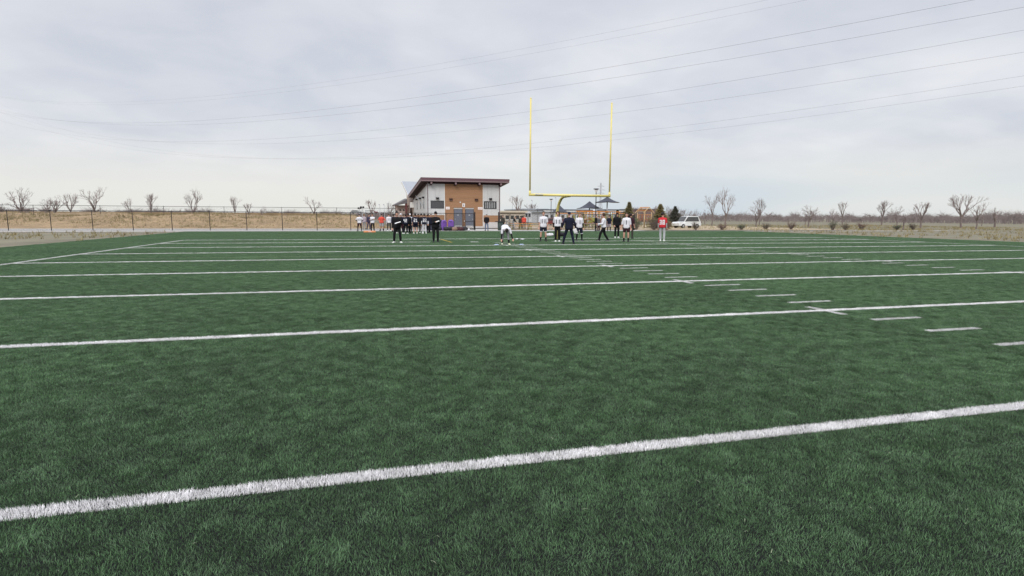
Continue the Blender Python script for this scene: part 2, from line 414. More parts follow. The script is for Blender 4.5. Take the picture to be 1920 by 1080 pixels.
def fence(posts, y, zt, label, thick=.035, pitch=.075, rail_lo=True):
    x0, x1 = posts[0], posts[-1]
    f = empty('chain_link_fence', (x0, y, 0), 0, label, 'fence'); off = tuple(f.location)
    for x in posts:
        p = MB().tube([(x, y, 0), (x, y, zt+.03)], thick, 8).build('post', m_dkfence, f, off, True)
        if x == 33.2: p = MB().tube([(x+.15, y, 0), (x+.15, y, zt+.05)], .09, 10).build('end_post', m_dkfence, f, off, True)
        MB().ell((x, y, zt+.04), (thick*1.25, thick*1.25, .03), seg=8, rng_=5).build('post_cap', m_dkfence, p, off)
    MB().tube([(x0, y+.03, zt), (x1, y+.03, zt)], .027, 8).build('top_rail', m_dkfence, f, off, True)
    if rail_lo: MB().tube([(x0, y+.03, .06), (x1, y+.03, .06)], .02, 8).build('bottom_rail', m_dkfence, f, off, True)
    o = link_mesh(x0, x1, .07, zt-.03, y-.02, pitch).build('chain_link_mesh', m_link, f, off); o['kind'] = 'stuff'
    return f
fence([-1.39-3.57*k for k in range(16, 0, -1)] + [-1.39, 2.2, 5.75, 9.3, 11.35], FY, FZ, 'black chain link fence in front of the building, left of the open gateway')
fence([17.0, 19.26, 22.85, 26.45, 30.05, 33.2], FY, FZ, 'black chain link fence in front of the playground, right of the open gateway')
def gate(hx, fx, label):
    g = empty('fence_gate', (hx, FY, 0), 0, label, 'gate'); off = tuple(g.location); s = 1 if fx > hx else -1
    MB().tube([(hx, FY, 0), (hx, FY, 2.12)], .075, 10).build('gate_post', m_dkfence, g, off, True)
    MB().ell((hx, FY, 2.13), (.085, .085, .04), seg=10, rng_=5).build('post_cap', m_dkfence, g, off)
    a = hx+s*.11
    fr = MB()
    for p, q in (((a, .1), (fx, .1)), ((a, FZ), (fx, FZ)), ((a, 1.02), (fx, 1.02)), ((a, .1), (a, FZ)), ((fx, .1), (fx, FZ))):
        fr.tube([(p[0], FY, p[1]), (q[0], FY, q[1])], .028, 8)
    fr.build('gate_frame', m_dkfence, g, off, True)
    for z in (.4, 1.7): MB().box((min(hx, a)-.02, FY-.04, z), (max(hx, a)+.02, FY+.04, z+.07)).build('hinge', m_black, g, off)
    lo, hi = min(a, fx), max(a, fx)
    o = link_mesh(lo, hi, .12, FZ-.02, FY-.032).build('chain_link_mesh', m_link, g, off); o['kind'] = 'stuff'
    MB().box((fx-.05, FY-.07, 1.0), (fx+.05, FY-.03, 1.16)).build('latch', m_steel, g, off)
gate(12.72, 11.47, 'black chain link gate leaf before the right-hand grey door')
gate(15.62, 16.88, 'black chain link gate leaf behind the dark rubbish bin')

# ---------------------------------------------------------------- building
BX0, BX1, BY, BYB = 8.2, 18.25, 76.0, 97.0
def roofz(y): return 6.20 + (y-75.0)/(97.0-75.0)*(4.72-6.20)        # underside of the roof
B = empty('washroom_building', (13.2, BY, 0), 0, 'brown and light grey building with slanting purple-brown roof and two grey doors', 'building'); BO = tuple(B.location)
core = MB()
x0, x1 = BX0+.06, BX1-.06
core.loft([[(x, BY+.06, .0), (x, BYB, .0), (x, BYB, roofz(BYB)-.01), (x, BY+.06, roofz(BY)-.01)] for x in (x0, x1)])
core.build('wall', m_grey_panel, B, BO)
part(B, 'plinth', m_conc_base, [((BX0-.02, BY-.03, 0), (BX1+.02, BY+.06, .30))])
YF = BY
def panels(xa, xb, za, zb, w_, mat, name, ztop=None):
    n = max(1, round((xb-xa)/w_)); s = (xb-xa)/n
    for i in range(n): part(B, name, mat, [((xa+i*s+.006, YF, za), (xa+(i+1)*s-.006, YF+.06, zb))])
def boards(xa, xb, za, zb, h, mat, holes=()):
    n = max(1, round((zb-za)/h)); s = (zb-za)/n
    for i in range(n):
        z0, z1 = za+i*s+.005, za+(i+1)*s-.005
        segs = [(xa, xb)]
        for hx0, hx1, hz0, hz1 in holes:
            if z0 < hz1-.02 and z1 > hz0+.02:
                segs = [q for a, b in segs for q in ((a, min(b, hx0)), (max(a, hx1), b)) if q[1]-q[0] > .02]
        for a, b in segs: part(B, 'cladding_board', mat, [((a+.004, YF-.02, z0), (b-.004, YF+.06, z1))])
TOPF = roofz(BY)-.015
XA, XB = 10.62, 15.80
WL = (8.76, 10.46, 2.72, 3.64); WR = (15.99, 17.69, 2.72, 3.64)
for xa, xb, wn in ((BX0, XA-.07, WL), (XB+.07, BX1, WR)):
    panels(xa, xb, 3.72, TOPF, .62, m_grey_panel, 'cladding_panel')
    panels(xa, xb, 1.86, 2.64, .62, m_grey_panel, 'cladding_panel')
    part(B, 'cladding_panel', m_grey_panel, [((xa, YF, 2.652), (wn[0]-.04, YF+.06, 3.71))])
    if wn[1]+.04 < xb-.02: part(B, 'cladding_panel', m_grey_panel, [((wn[1]+.04, YF, 2.652), (xb, YF+.06, 3.71))])
    boards(xa, xb, .88, 1.80, .31, m_brown)
    part(B, 'base_panel', m_conc_base, [((xa, YF-.035, .30), (xb, YF+.06, .87))])
    part(B, 'drip_trim', m_trim, [((xa, YF-.045, 1.805), (xb, YF+.06, 1.855))])
for x in (XA-.035, XB+.035): part(B, 'corner_trim', m_trim, [((x-.035, YF-.05, .30), (x+.035, YF+.06, TOPF))])
D1 = (11.86, 12.94); D2 = (13.42, 14.50); DZ0, DZ1 = .20, 2.55
boards(XA+.0, XB-.0, .30, TOPF, .405, m_brown, [(D1[0]-.06, D1[1]+.06, DZ0, DZ1+.06), (D2[0]-.06, D2[1]+.06, DZ0, DZ1+.06)])
for i, (a, b) in enumerate((D1, D2)):
    d = part(B, 'door', m_door, [((a, YF-.01, DZ0), (b, YF+.05, DZ1))])
    part(d, 'door_frame', m_frame, [((a-.06, YF-.035, DZ0), (a-.004, YF+.06, DZ1+.06)), ((b+.004, YF-.035, DZ0), (b+.06, YF+.06, DZ1+.06)), ((a-.004, YF-.035, DZ1+.004), (b+.004, YF+.06, DZ1+.06))], off=BO)
    hx = a+.12 if i == 0 else b-.12
    part(d, 'handle', m_steel, [((hx-.03, YF-.07, 1.15), (hx+.03, YF-.012, 1.36))], off=BO)
    part(d, 'door_plate', m_trim, [((a+.42, YF-.016, 1.78), (a+.62, YF-.011, 1.84))], off=BO)
    part(d, 'kick_plate', m_steel, [((a+.05, YF-.018, DZ0+.04), (b-.05, YF-.0115, DZ0+.22))], off=BO)
def window(x0, x1, z0, z1, bars):
    w_ = part(B, 'window', m_glass, [((x0, YF+.02, z0), (x1, YF+.05, z1))])
    t = .05
    part(w_, 'frame', m_frame, [((x0-.035, YF-.03, z0-.035), (x0+t, YF+.055, z1+.035)), ((x1-t, YF-.03, z0-.035), (x1+.035, YF+.055, z1+.035)),
         ((x0+t, YF-.03, z0-.035), (x1-t, YF+.055, z0+t)), ((x0+t, YF-.03, z1-t), (x1-t, YF+.055, z1+.035))], off=BO)
    for k in range(1, bars):
        x = x0+(x1-x0)*k/bars
        part(w_, 'bar', M('pale_bar', (.42, .42, .43), .5), [((x-.035, YF-.015, z0+t), (x+.035, YF+.019, z1-t))], off=BO)
    return w_
window(*WL, 0); window(*WR, 7)
for k in range(6):
    pass
part(B, 'shutter_slats', M('shutter', (.075, .075, .08), .5), [((WL[0]+.06, YF-.004+.002*(k % 2), WL[2]+.06+k*.135), (WL[1]-.06, YF+.018, WL[2]+.06+k*.135+.115)) for k in range(6)])
m_lamp = M('lamp_brown', (.05, .022, .018), .5, .1); m_lens = M('lamp_lens', (.35, .28, .25), .3, .1)
for x, z, w_, mt_ in ((11.42, 3.86, .40, m_lamp), (14.9, 3.86, .40, m_lamp), (9.62, 3.98, .36, m_black), (16.86, 3.98, .36, m_black)):
    l_ = part(B, 'wall_lamp', mt_, [((x-w_/2, YF-.22, z-.12), (x+w_/2, YF-.02, z+.11)), ((x-w_/2-.03, YF-.25, z+.112), (x+w_/2+.03, YF-.02, z+.15))])
    part(l_, 'lens', m_lens, [((x-w_/2+.05, YF-.21, z-.14), (x+w_/2-.05, YF-.05, z-.121))], off=BO)
part(B, 'door_bell', m_trim, [((12.62, YF-.06, 3.46), (12.78, YF-.021, 3.6))])
# left side wall
XS = BX0
for k in range(14):
    ya, yb = BY+.06+k*1.49, BY+.06+(k+1)*1.49-.012
    mb = MB(); mb.loft([[(x, ya, 1.86), (x, yb, 1.86), (x, yb, roofz(yb)-.02), (x, ya, roofz(ya)-.02)] for x in (XS+.0, XS+.058)]); mb.build('cladding_panel', m_grey_panel, B, BO)
for k in range(3): part(B, 'cladding_board', m_brown, [((XS-.02, BY+.065, .88+k*.31), (XS+.058, BYB-.02, .88+(k+1)*.31-.01))])
for y in (79.6, 84.2, 89.6):
    w_ = part(B, 'window', m_pale_glass, [((XS-.02, y-.75, 2.72), (XS-.004, y+.75, 3.72))])
    part(w_, 'frame', m_steel, [((XS-.04, y-.82, 2.66), (XS-.003, y-.75, 3.78)), ((XS-.04, y+.75, 2.66), (XS-.003, y+.82, 3.78)), ((XS-.04, y-.75, 2.66), (XS-.003, y+.75, 2.72)), ((XS-.04, y-.75, 3.72), (XS-.003, y+.75, 3.78))], off=BO)
    part(B, 'wall_lamp', m_black, [((XS-.28, y-.7, 4.1), (XS-.01, y+.5, 4.32))])
MB().tube([(XS-.5, 86.5, 4.72), (XS-.25, 79.2, 3.15)], .045, 6).build('awning_arm', m_steel, B, BO)
# roof: slab that falls towards the back, fascia, rake boards, soffit and beams
RX0, RX1 = 7.42, 19.22
def slab(name, mat, xa, xb, ya, yb, dz0, dz1, parent=B):
    mb = MB(); mb.loft([[(x, ya, roofz(ya)+dz0), (x, yb, roofz(yb)+dz0), (x, yb, roofz(yb)+dz1), (x, ya, roofz(ya)+dz1)] for x in (xa, xb)])
    return mb.build(name, mat, parent, BO)
rf = slab('roof', m_roof, RX0+.03, RX1-.03, 75.03, 97.0, .10, .40)
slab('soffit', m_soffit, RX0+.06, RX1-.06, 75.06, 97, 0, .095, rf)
part(rf, 'fascia', m_fascia, [((RX0, 74.95, roofz(75)+.17), (RX1, 75.028, roofz(75)+.46))], off=BO)
part(rf, 'lower_fascia', m_rake, [((RX0, 74.975, roofz(75)-.02), (RX1, 75.028, roofz(75)+.165))], off=BO)
for xa, xb in ((RX0-.045, RX0+.028), (RX1-.028, RX1+.045)):
    slab('rake_board', m_rake, xa, xb, 74.96, 97.05, -.02, .22, rf); slab('rake_cap', m_fascia, xa-.02, xb+.02, 74.94, 97.07, .225, .46, rf)
for x in (8.75, 11.98, 15.2, 18.15):
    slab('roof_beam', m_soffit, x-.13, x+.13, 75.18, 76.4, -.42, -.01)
    part(B, 'beam_cap', m_rake, [((x-.11, 75.10, roofz(75)-.36), (x+.11, 75.178, roofz(75)-.025))])
part(B, 'eaves_band', m_soffit, [((BX0-.01, BY-.07, TOPF-.20), (BX1+.01, BY-.051, TOPF+.01))])  # dark maroon strip across the top of the front wall, under the roof edge
MB().loft([[(x, BY-.05, roofz(BY)-.42), (x, BYB, roofz(BYB)-.42), (x, BYB, roofz(BYB)-.03), (x, BY-.05, roofz(BY)-.03)] for x in (BX0-.06, BX0-.03)]).build('eaves_band', m_soffit, B, BO)  # taller dark maroon strip along the side wall top, following the roof slope
for x in (BX0+.12, BX1-.12): MB().tube([(x, BY-.10, .3), (x, BY-.10, TOPF-.35), (x, BY-.45, TOPF-.02)], .045, 8).build('downpipe', m_rake, B, BO, True)
# signs on the wall
m_sign = M('sign_white', (.70, .67, .66), .5, .04); m_sign_red = M('sign_print', (.50, .16, .14), .6, .1); m_sign_dark = M('sign_pictogram', (.10, .09, .12), .6, .05)
def wall_sign(x0, x1, z0, z1, bars, label):
    s = empty('wall_sign', ((x0+x1)/2, YF-.03, z0), 0, label, 'sign'); off = tuple(s.location)
    part(s, 'board', m_sign, [((x0, YF-.045, z0), (x1, YF-.022, z1))])
    for (a, b, c, d) in bars: part(s, 'print', m_sign_red, [((x0+a*(x1-x0), YF-.05, z0+c*(z1-z0)), (x0+b*(x1-x0), YF-.0455, z0+d*(z1-z0)))])
    return s, off
wall_sign(10.74, 11.26, 2.56, 2.90, [(.12, .88, .55, .62), (.2, .8, .3, .37)], 'white rectangular sign left of the two grey doors')
wall_sign(15.12, 15.76, 2.56, 2.90, [(.1, .9, .64, .70), (.1, .9, .42, .48), (.1, .7, .2, .26)], 'white rectangular sign right of the two grey doors')
s, off = wall_sign(12.98, 13.34, 2.90, 3.38, [], 'small square white sign with a dark figure above the two doors')
mb = MB(); mb.ell((13.16, YF-.048, 3.27), (.035, .004, .035), seg=10, rng_=5); mb.box((13.10, YF-.052, 3.06), (13.22, YF-.0455, 3.22)); mb.box((13.12, YF-.052, 2.96), (13.15, YF-.0455, 3.06)); mb.box((13.17, YF-.052, 2.96), (13.20, YF-.0455, 3.06))
mb.build('pictogram', m_sign_dark, s, off)
# rear wing whose roof rises away, and a low porch on its left
W2 = empty('rear_wing', (13, 98, 0), 0, 'rear hall with pale metal roof rising behind the brown building', 'building'); WO = tuple(W2.location)
MB().loft([[(x, 97.2, 4.75), (x, 114, 8.15), (x, 114, 8.42), (x, 97.2, 5.0)] for x in (7.45, 19.3)]).build('roof', m_roof, W2, WO)
for x in (7.40, 19.26): MB().loft([[(q, 97.15, 4.7), (q, 114.05, 8.1), (q, 114.05, 8.47), (q, 97.15, 5.05)] for q in (x, x+.048)]).build('rake_board', m_trim, W2, WO)
MB().loft([[(x, 97.25, 0), (x, 113, 0), (x, 113, 7.9), (x, 97.25, 4.74)] for x in (8.3, 18.4)]).build('wall', m_tan_wall, W2, WO)
PO = empty('side_porch', (6.5, 100, 0), 0, 'low porch with sloping dark roof at the left of the brown building', 'building'); off = tuple(PO.location)
MB().loft([[(5.30, y, 3.36+dz*.2), (7.38, y, 3.85+dz), (7.38, y, 4.55+dz), (5.28, y, 3.60+dz*.3)] for y, dz in ((99.0, 0), (104, .25), (109, .25))]).build('roof', M('porch_roof', (.13, .12, .125), .6, .1), PO, off)
part(PO, 'fascia', m_fascia, [((5.26, 98.93, 3.33), (5.4, 98.99, 3.55))])
part(PO, 'wall', M('porch_wall', (.50, .41, .38), .8, .08), [((5.75, 100.2, 0), (7.9, 108, 3.5))])
part(PO, 'pillar', m_maroon_brick, [((7.0, 99.1, 0), (7.37, 99.5, 4.0))])
for x in (6.2, 6.8): part(PO, 'lamp', m_black, [((x-.1, 100.05, 2.55), (x+.1, 100.19, 2.8))])
part(B, 'utility_box', m_trim, [((7.62, 95.5, 3.05), (8.19, 96.9, 3.95))])

# ---------------------------------------------------------------- power lines, pylon, lamp posts
m_wire = M('wire', (.22, .21, .22), .6, .05)
wd = Vector((-.6519, .7583, 0)).normalized()
wires = [((792, 125), (1264, 36), 31), ((887, 119.7), (1264, 50), 31), ((656, 199.5), (1264, 105), 27), ((656, 212.5), (1264, 128), 27),
         ((656, 249), (1264, 169), 26), ((656, 262.5), (1264, 197.5), 26), ((656, 294.5), (1264, 238), 25), ((656, 297.5), (1264, 250), 25)]
wl = ['topmost faint wire crossing the clouds', 'second faint wire from the top', 'upper wire of the dark pair above the uprights', 'lower wire of the dark pair above the uprights',
      'upper wire crossing the tops of the uprights', 'lower wire crossing the tops of the uprights', 'upper wire of the lowest pair near the building', 'lowest wire passing above the building roof']
for i, (pl, pr_, zz) in enumerate(wires):
    A = ground(pr_[0], pr_[1], zz)                    # where this wire hangs at its usual height
    v = ray(*pl); n = Vector((wd.y, -wd.x, 0)); k = (A-Vector((0, 0, CH))).dot(n)/v.dot(n)
    Bp = Vector((0, 0, CH)) + v*k
    T = (Bp-A).dot(wd); zb = Bp.z; c = 1/(2*1900.0); b_ = (zb-A.z - c*T*T)/T
    pts = [(A.x+wd.x*t, A.y+wd.y*t, A.z+b_*t+c*t*t) for t in range(-130, 620, 15)]
    tag(MB().tube(pts, .017 if i > 1 else .009, 4).build('power_line', m_wire), wl[i] + ', strung across the sky', 'wire', 'power lines')
m_lat = M('lattice_grey', (.42, .43, .46), .6, .05)
def pylon(loc, H, label):
    p = empty('transmission_tower', loc, .3, label, 'pylon'); mb = MB()
    def hw(z): return max(.5, H*.075*(1-z/(H*.72)))
    lv = [H*q for q in (0, .16, .30, .43, .54, .64, .73, .82, .91, 1.0)]
    for i in range(len(lv)-1):
        a, b = hw(lv[i]), hw(lv[i+1])
        cs = [(1,1),(-1,1),(-1,-1),(1,-1)]
        for j in range(4):
            u, v = cs[j], cs[(j+1) % 4]
            for (p0, z0, h0, p1, z1, h1) in ((u, lv[i], a, u, lv[i+1], b), (u, lv[i], a, v, lv[i+1], b), (v, lv[i], a, u, lv[i+1], b), (u, lv[i+1], b, v, lv[i+1], b)):
                mb.tube([(p0[0]*h0, p0[1]*h0, z0), (p1[0]*h1, p1[1]*h1, z1)], .16, 4)
    mb.build('mast', m_lat, p)
    for z, l in ((.70, .13), (.80, .17), (.90, .12)):
        a = MB()
        for s in (-1, 1):
            a.tube([(s*.5, 0, z*H), (s*l*H, 0, z*H+.3)], .15, 4); a.tube([(s*.5, 0, z*H+1.6), (s*l*H, 0, z*H+.3)], .15, 4)
        a.build('cross_arm', m_lat, p)
q = atY(1126.7, 343, 620); pylon((q.x, q.y, 0), q.z, 'distant lattice transmission tower right of the lamp post')
def lamp_post(x, y, H, label):
    p = empty('lamp_post', (x, y, 0), 0, label, 'lamp post')
    MB().tube([(0, 0, 0), (0, 0, .3), (0, 0, H-.55)], [.11, .075, .055], 10).build('pole', m_black, p, smooth=True)
    MB().tube([(0, 0, 0), (0, 0, .12)], .2, 12).build('base', m_conc, p)
    MB().tube([(0, 0, H-.56), (0, 0, H-.10)], [.06, .24], 12).build('glass_cone', m_sign, p, smooth=True)
    MB().tube([(0, 0, H-.10), (0, 0, H-.05), (0, 0, H)], [.37, .38, .30], 16).build('cap', m_black, p)
q = atY(1118, 353.5, 70); lamp_post(q.x, q.y, q.z, 'dark lamp post with a flat cap in front of the shade sails')
q = atY(1033.5, 373, 104); lamp_post(q.x, q.y, q.z, 'small dark lamp post left of the curved goal post neck')

# ---------------------------------------------------------------- playground
m_sail = M('sail_cloth', (.056, .061, .078), .8, .08)
m_orange = M('play_orange', (.62, .26, .07), .5, .1); m_lime = M('play_lime', (.36, .36, .10), .5, .1); m_rust = M('play_rust', (.30, .11, .06), .6, .1); m_tan = M('play_tan', (.48, .35, .20), .6, .1)
def sail(px, pyt, pyb, half, Y, label, rz):
    a = atY(px, pyt, Y); zb = atY(px, pyb, Y).z; H = a.z-zb; hw = half*Y/FPX*1.05
    s = empty('shade_sail', (a.x, Y, 0), rz, label, 'shade sail'); mb = MB(); n = 10; rings = []
    for i in range(n+1):
        t = i/n; rad = hw*math.sqrt(2)*(.03+.97*t); z = zb + H*((1-t)**1.6)
        ring = []
        for k in range(32):
            ang = 2*math.pi*k/32; c = abs(math.cos(2*ang+math.pi/2)) if False else abs(math.cos(2*ang))
            f = .62+.38*c**1.6
            ring.append((rad*f*math.cos(ang), rad*f*math.sin(ang), z + (1-c)*.10*H*t))
        rings.append(ring)
    mb.loft(rings, caps=False); mb.loft([[(x*.995, y*.995, z-.03) for x, y, z in r] for r in rings], caps=False)
    mb.build('canopy', m_sail, s, smooth=True)
    MB().tube([(0, 0, 0), (0, 0, a.z-.06)], .09, 10).build('mast', m_steel, s, smooth=True)
    for k in range(4):
        x, y = math.cos(math.pi/2*k), math.sin(math.pi/2*k); MB().tube([(0, 0, a.z-.5), (x*hw*1.36, y*hw*1.36, zb-.04)], .03, 6).build('arm', m_steel, s)
    return s
sail(1138.8, 369, 379.5, 21, 84, 'rightmost and highest dark grey shade sail, below the right upright', R(20))
sail(1105.6, 377.5, 391, 20, 86, 'middle dark grey pointed shade sail behind the lamp post', R(35))
sail(1049.3, 385, 398, 17, 100, 'leftmost dark grey shade sail beside the goal post neck', R(28))
def play_tower(x, y, rz, label, kind=0):
    t = empty('play_structure', (x, y, 0), rz, label, 'play structure')
    wd_, dp, dk, rz_ = 1.5, 1.5, 1.3, 2.5
    pm = m_lime if kind == 0 else m_tan
    for sx in (-1, 1):
        for sy in (-1, 1): MB().tube([(sx*wd_/2, sy*dp/2, 0), (sx*wd_/2, sy*dp/2, rz_)], .06, 8).build('post', pm, t, smooth=True)
    MB().box((-wd_/2, -dp/2, dk-.08), (wd_/2, dp/2, dk)).build('deck', m_rust, t)
    if kind == 0:
        for k in range(7):
            xx = -1+2*k/6; MB().box((xx-.06, -1.0, rz_+.02), (xx+.06, 1.0, rz_+.11)).build('roof_slat', m_orange, t)
        for yy in (-.75, .75): MB().box((-1.1, yy-.05, rz_-.10), (1.1, yy+.05, rz_+.015)).build('roof_beam', m_orange, t)
        MB().box((-wd_/2, dp/2+.0, .1), (wd_/2, dp/2+.04, dk-.1)).build('panel', m_rust, t)
    else:
        for yy in (-.95, .95):
            for s_ in (-1, 1): MB().tube([(s_*1.1, yy, rz_-.2), (0, yy, rz_+.7)], .055, 6).build('rafter', m_tan, t)
        MB().box((-.05, -1.0, rz_+.66), (.05, 1.0, rz_+.75)).build('ridge', m_orange, t)
        for k in range(4):
            for s_ in (-1, 1): f_ = .2+.2*k; MB().box((s_*1.1*(1-f_)-.05, -.97, rz_-.2+.9*f_+.03), (s_*1.1*(1-f_)+.05, .97, rz_-.2+.9*f_+.09)).build('roof_slat', m_orange if k % 2 else m_tan, t)
    rr = None
    if False:
        rr.loft([[(x_*.95, yy, rz_+.35*math.cos(x_*1.5)-.1) for x_ in (-1, -.6, -.2, .2, .6, 1)] + [(x_*.95, yy, rz_+.35*math.cos(x_*1.5)-.16) for x_ in (1, .6, .2, -.2, -.6, -1)] for yy in (-.95, .95)])
    elif False:
        rr.loft([[(-1.05, yy, rz_-.15), (0, yy, rz_+.75), (1.05, yy, rz_-.15), (1.0, yy, rz_-.22), (0, yy, rz_+.66), (-1.0, yy, rz_-.22)] for yy in (-.95, .95)])
    for sy in (-1, 1):
        MB().tube([(-wd_/2, sy*dp/2, dk+.75), (wd_/2, sy*dp/2, dk+.75)], .035, 6).build('guard_rail', m_orange, t)
        for k in range(5):
            xx = -wd_/2+wd_*(k+.5)/5; MB().tube([(xx, sy*dp/2, dk), (xx, sy*dp/2, dk+.75)], .018, 5).build('baluster', m_orange, t)
    sl_ = MB(); rings = []
    for k in range(9):
        q = k/8; xx = wd_/2 + 2.4*q; z = dk*(1-q)**1.15+.12
        rings.append([(xx, -.3, z+.22), (xx, -.3, z), (xx, .3, z), (xx, .3, z+.22), (xx, .26, z+.22), (xx, .26, z+.04), (xx, -.26, z+.04), (xx, -.26, z+.22)])
    sl_.loft(rings); sl_.build('slide', m_lime if kind == 0 else M('slide_green', (.30, .36, .20), .4), t)
    for k in range(5): MB().tube([(-wd_/2-.12-.16*(4-k), -.3, .26*(k+.6)), (-wd_/2-.12-.16*(4-k), .3, .26*(k+.6))], .025, 6).build('ladder_rung', m_rust, t)
    for s_ in (-.32, .32): MB().tube([(-wd_/2-.95, s_, 0), (-wd_/2, s_, dk+.6)], .03, 6).build('ladder_rail', m_rust, t)
    return t
def px_at(px, Y): return atY(px, 420, Y).x
play_tower(px_at(1097, 82), 82, R(12), 'orange and lime play tower below the middle shade sail')
play_tower(px_at(1123, 84), 84, R(200), 'orange and lime play tower right of the dark lamp post')
play_tower(px_at(1150, 87), 87, R(80), 'orange play tower under the rightmost shade sail')
play_tower(px_at(1208, 80), 80, R(15), 'orange gabled play house with pale slide between the two conifers', 1)
def swing(x, y, rz, label):
    t = empty('climbing_frame', (x, y, 0), rz, label, 'climbing frame')
    for sx in (-1, 1):
        for sy in (-1, 1): MB().tube([(sx*1.6, sy*.7, 0), (sx*1.45, 0, 2.2)], .045, 6).build('leg', m_lime, t)
    MB().tube([(-1.5, 0, 2.2), (1.5, 0, 2.2)], .05, 6).build('top_bar', m_orange, t)
    for k in range(6): MB().tube([(-1.2+.48*k, 0, 2.2), (-1.2+.48*k, .1, .8)], .015, 4).build('rope', m_tan, t)
    MB().box((-1.25, -.1, .72), (1.25, .25, .8)).build('step', m_rust, t)
swing(px_at(1078, 88), 88, .3, 'lime and orange climbing frame behind the walking coach')
swing(px_at(1165, 79), 79, -.2, 'lime and orange climbing frame behind the player in black hood')
def picnic_table(x, y, rz, label, mat):
    t = empty('picnic_table', (x, y, 0), rz, label, 'table')
    for k in range(4): MB().box((-.95, -.37+.19*k, .72), (.95, -.20+.19*k, .77)).build('tabletop_plank', mat, t)
    for s_ in (-1, 1): MB().box((-.95, s_*.72-.13, .42), (.95, s_*.72+.13, .46)).build('bench', mat, t)
    for sx in (-.7, .7):
        MB().tube([(sx, -.62, 0), (sx, -.15, .72)], .035, 6).build('leg', m_lime, t); MB().tube([(sx, .62, 0), (sx, .15, .72)], .035, 6).build('leg', m_lime, t)
        MB().tube([(sx, -.75, .40), (sx, .75, .40)], .03, 6).build('brace', m_lime, t)
picnic_table(px_at(968, 72), 72, .1, 'orange picnic table nearest the grey bleachers', m_orange)
picnic_table(px_at(984, 71.5), 71.5, -.05, 'orange picnic table in front of the red-jacketed person', m_orange)
picnic_table(px_at(1003, 73), 73, .05, 'tan picnic table left of the first white-shirted player', m_tan)
picnic_table(px_at(1031, 72), 72, .1, 'rust-brown picnic table between the two left white-shirted players', m_rust)
m_greywood = M('grey_table', (.30, .27, .27), .7, .15)
picnic_table(px_at(1092, 69.5), 69.5, .15, 'grey picnic table left of the lamp post foot', m_greywood)
picnic_table(px_at(1104, 71), 71, -.1, 'grey picnic table nearest the lamp post foot', m_greywood)
picnic_table(px_at(1052, 74), 74, .1, 'grey picnic table behind the curly-haired player', m_greywood)
swing(px_at(1060, 84), 84, .1, 'lime and orange climbing frame left of the walking coach')
swing(px_at(1113, 78), 78, -.3, 'lime and orange climbing frame right behind the lamp post')
bl = empty('bleachers', (px_at(953, 70), 70, 0), -.1, 'grey aluminium bleachers behind the gate leaf', 'bleachers')
for k in range(4):
    MB().box((-1.0, .55*k, .35+.28*k), (1.0, .55*k+.26, .39+.28*k)).build('seat_plank', m_steel, bl)
    if k: MB().box((-1.0, .55*k-.2, .12+.28*k), (1.0, .55*k-.01, .15+.28*k)).build('foot_plank', m_steel, bl)
for sx in (-.85, 0, .85):
    fr = MB(); fr.tube([(sx, 0, .3), (sx, 1.8, 1.2)], .03, 5)
    for k in range(4): fr.tube([(sx, .55*k+.13, 0), (sx, .55*k+.13, .35+.28*k)], .03, 5)
    fr.build('frame', m_steel, bl)
def bin_(x, y, label):
    t = empty('rubbish_bin', (x, y, 0), 0, label, 'bin'); mg = M('bin_green', (.030, .045, .040), .5)
    MB().tube([(0, 0, 0), (0, 0, .05), (0, 0, 1.0)], [.26, .28, .32], 14).build('barrel', mg, t, smooth=True)
    MB().tube([(0, 0, 1.0), (0, 0, 1.06), (0, 0, 1.12)], [.36, .36, .28], 14).build('lid', m_black, t)
    MB().box((-.62, -.05, 1.0), (-.3, .05, 1.08)).build('handle', m_black, t)
q = ground(938.5, 432.2); bin_(q.x, 65.2, 'dark green rubbish bin with black lid beside the gateway')

# ---------------------------------------------------------------- trees and shrubs
def bare_tree(seed, H, spread):
    r = random.Random(seed); tr = MB(); cr = MB()
    def grow(p, d, l, rad, lev):
        q = p + d*l
        (tr if lev < 2 else cr).tube([p, p+d*l*.5+Vector((r.uniform(-1, 1), r.uniform(-1, 1), 0))*l*.05, q], [rad, rad*.82, rad*.62], 5 if lev < 2 else 3)
        if lev >= 6 or (lev > 3 and r.random() < .12): return
        for k in range(r.choice((2, 2, 3)) if lev else r.choice((3, 4, 5))):
            a = r.uniform(0, 2*math.pi); tilt = r.uniform(.25, .75)*spread
            u = d.orthogonal().normalized(); v = d.cross(u)
            nd_ = (d*math.cos(tilt) + (u*math.cos(a)+v*math.sin(a))*math.sin(tilt) + Vector((0, 0, .18))).normalized()
            grow(p+d*l*r.uniform(.55, 1.0), nd_, l*r.uniform(.62, .82), max(rad*.60, .011), lev+1)
    grow(Vector((0, 0, 0)), Vector((r.uniform(-.05, .05), r.uniform(-.05, .05), 1)).normalized(), H*r.uniform(.17, .30), H*.020, 0)
    return tr.mesh('trunk'), cr.mesh('crown')
m_bark = M('bark', (.17, .135, .125), .9, .2); m_twig = M('twig', (.21, .165, .155), .9, .2)
BT = [bare_tree(100+i, 9, (1.0, .75, 1.2, .9, .65, 1.1, .85)[i]) for i in range(7)]
for a, b in BT: a.materials.append(m_bark); b.materials.append(m_twig)
def put_bare(x, y, h, label, k, z=0):
    t = empty('bare_tree', (x, y, z-.05), rng.uniform(0, 6), label, 'tree', 'bare trees'); w_ = rng.uniform(.75, 1.25); k = rng.randrange(7); t.scale = (h/9*w_, h/9*w_, h/9*rng.uniform(.85, 1.15))
    linkmesh('trunk', BT[k][0], None, t); linkmesh('crown', BT[k][1], None, t)
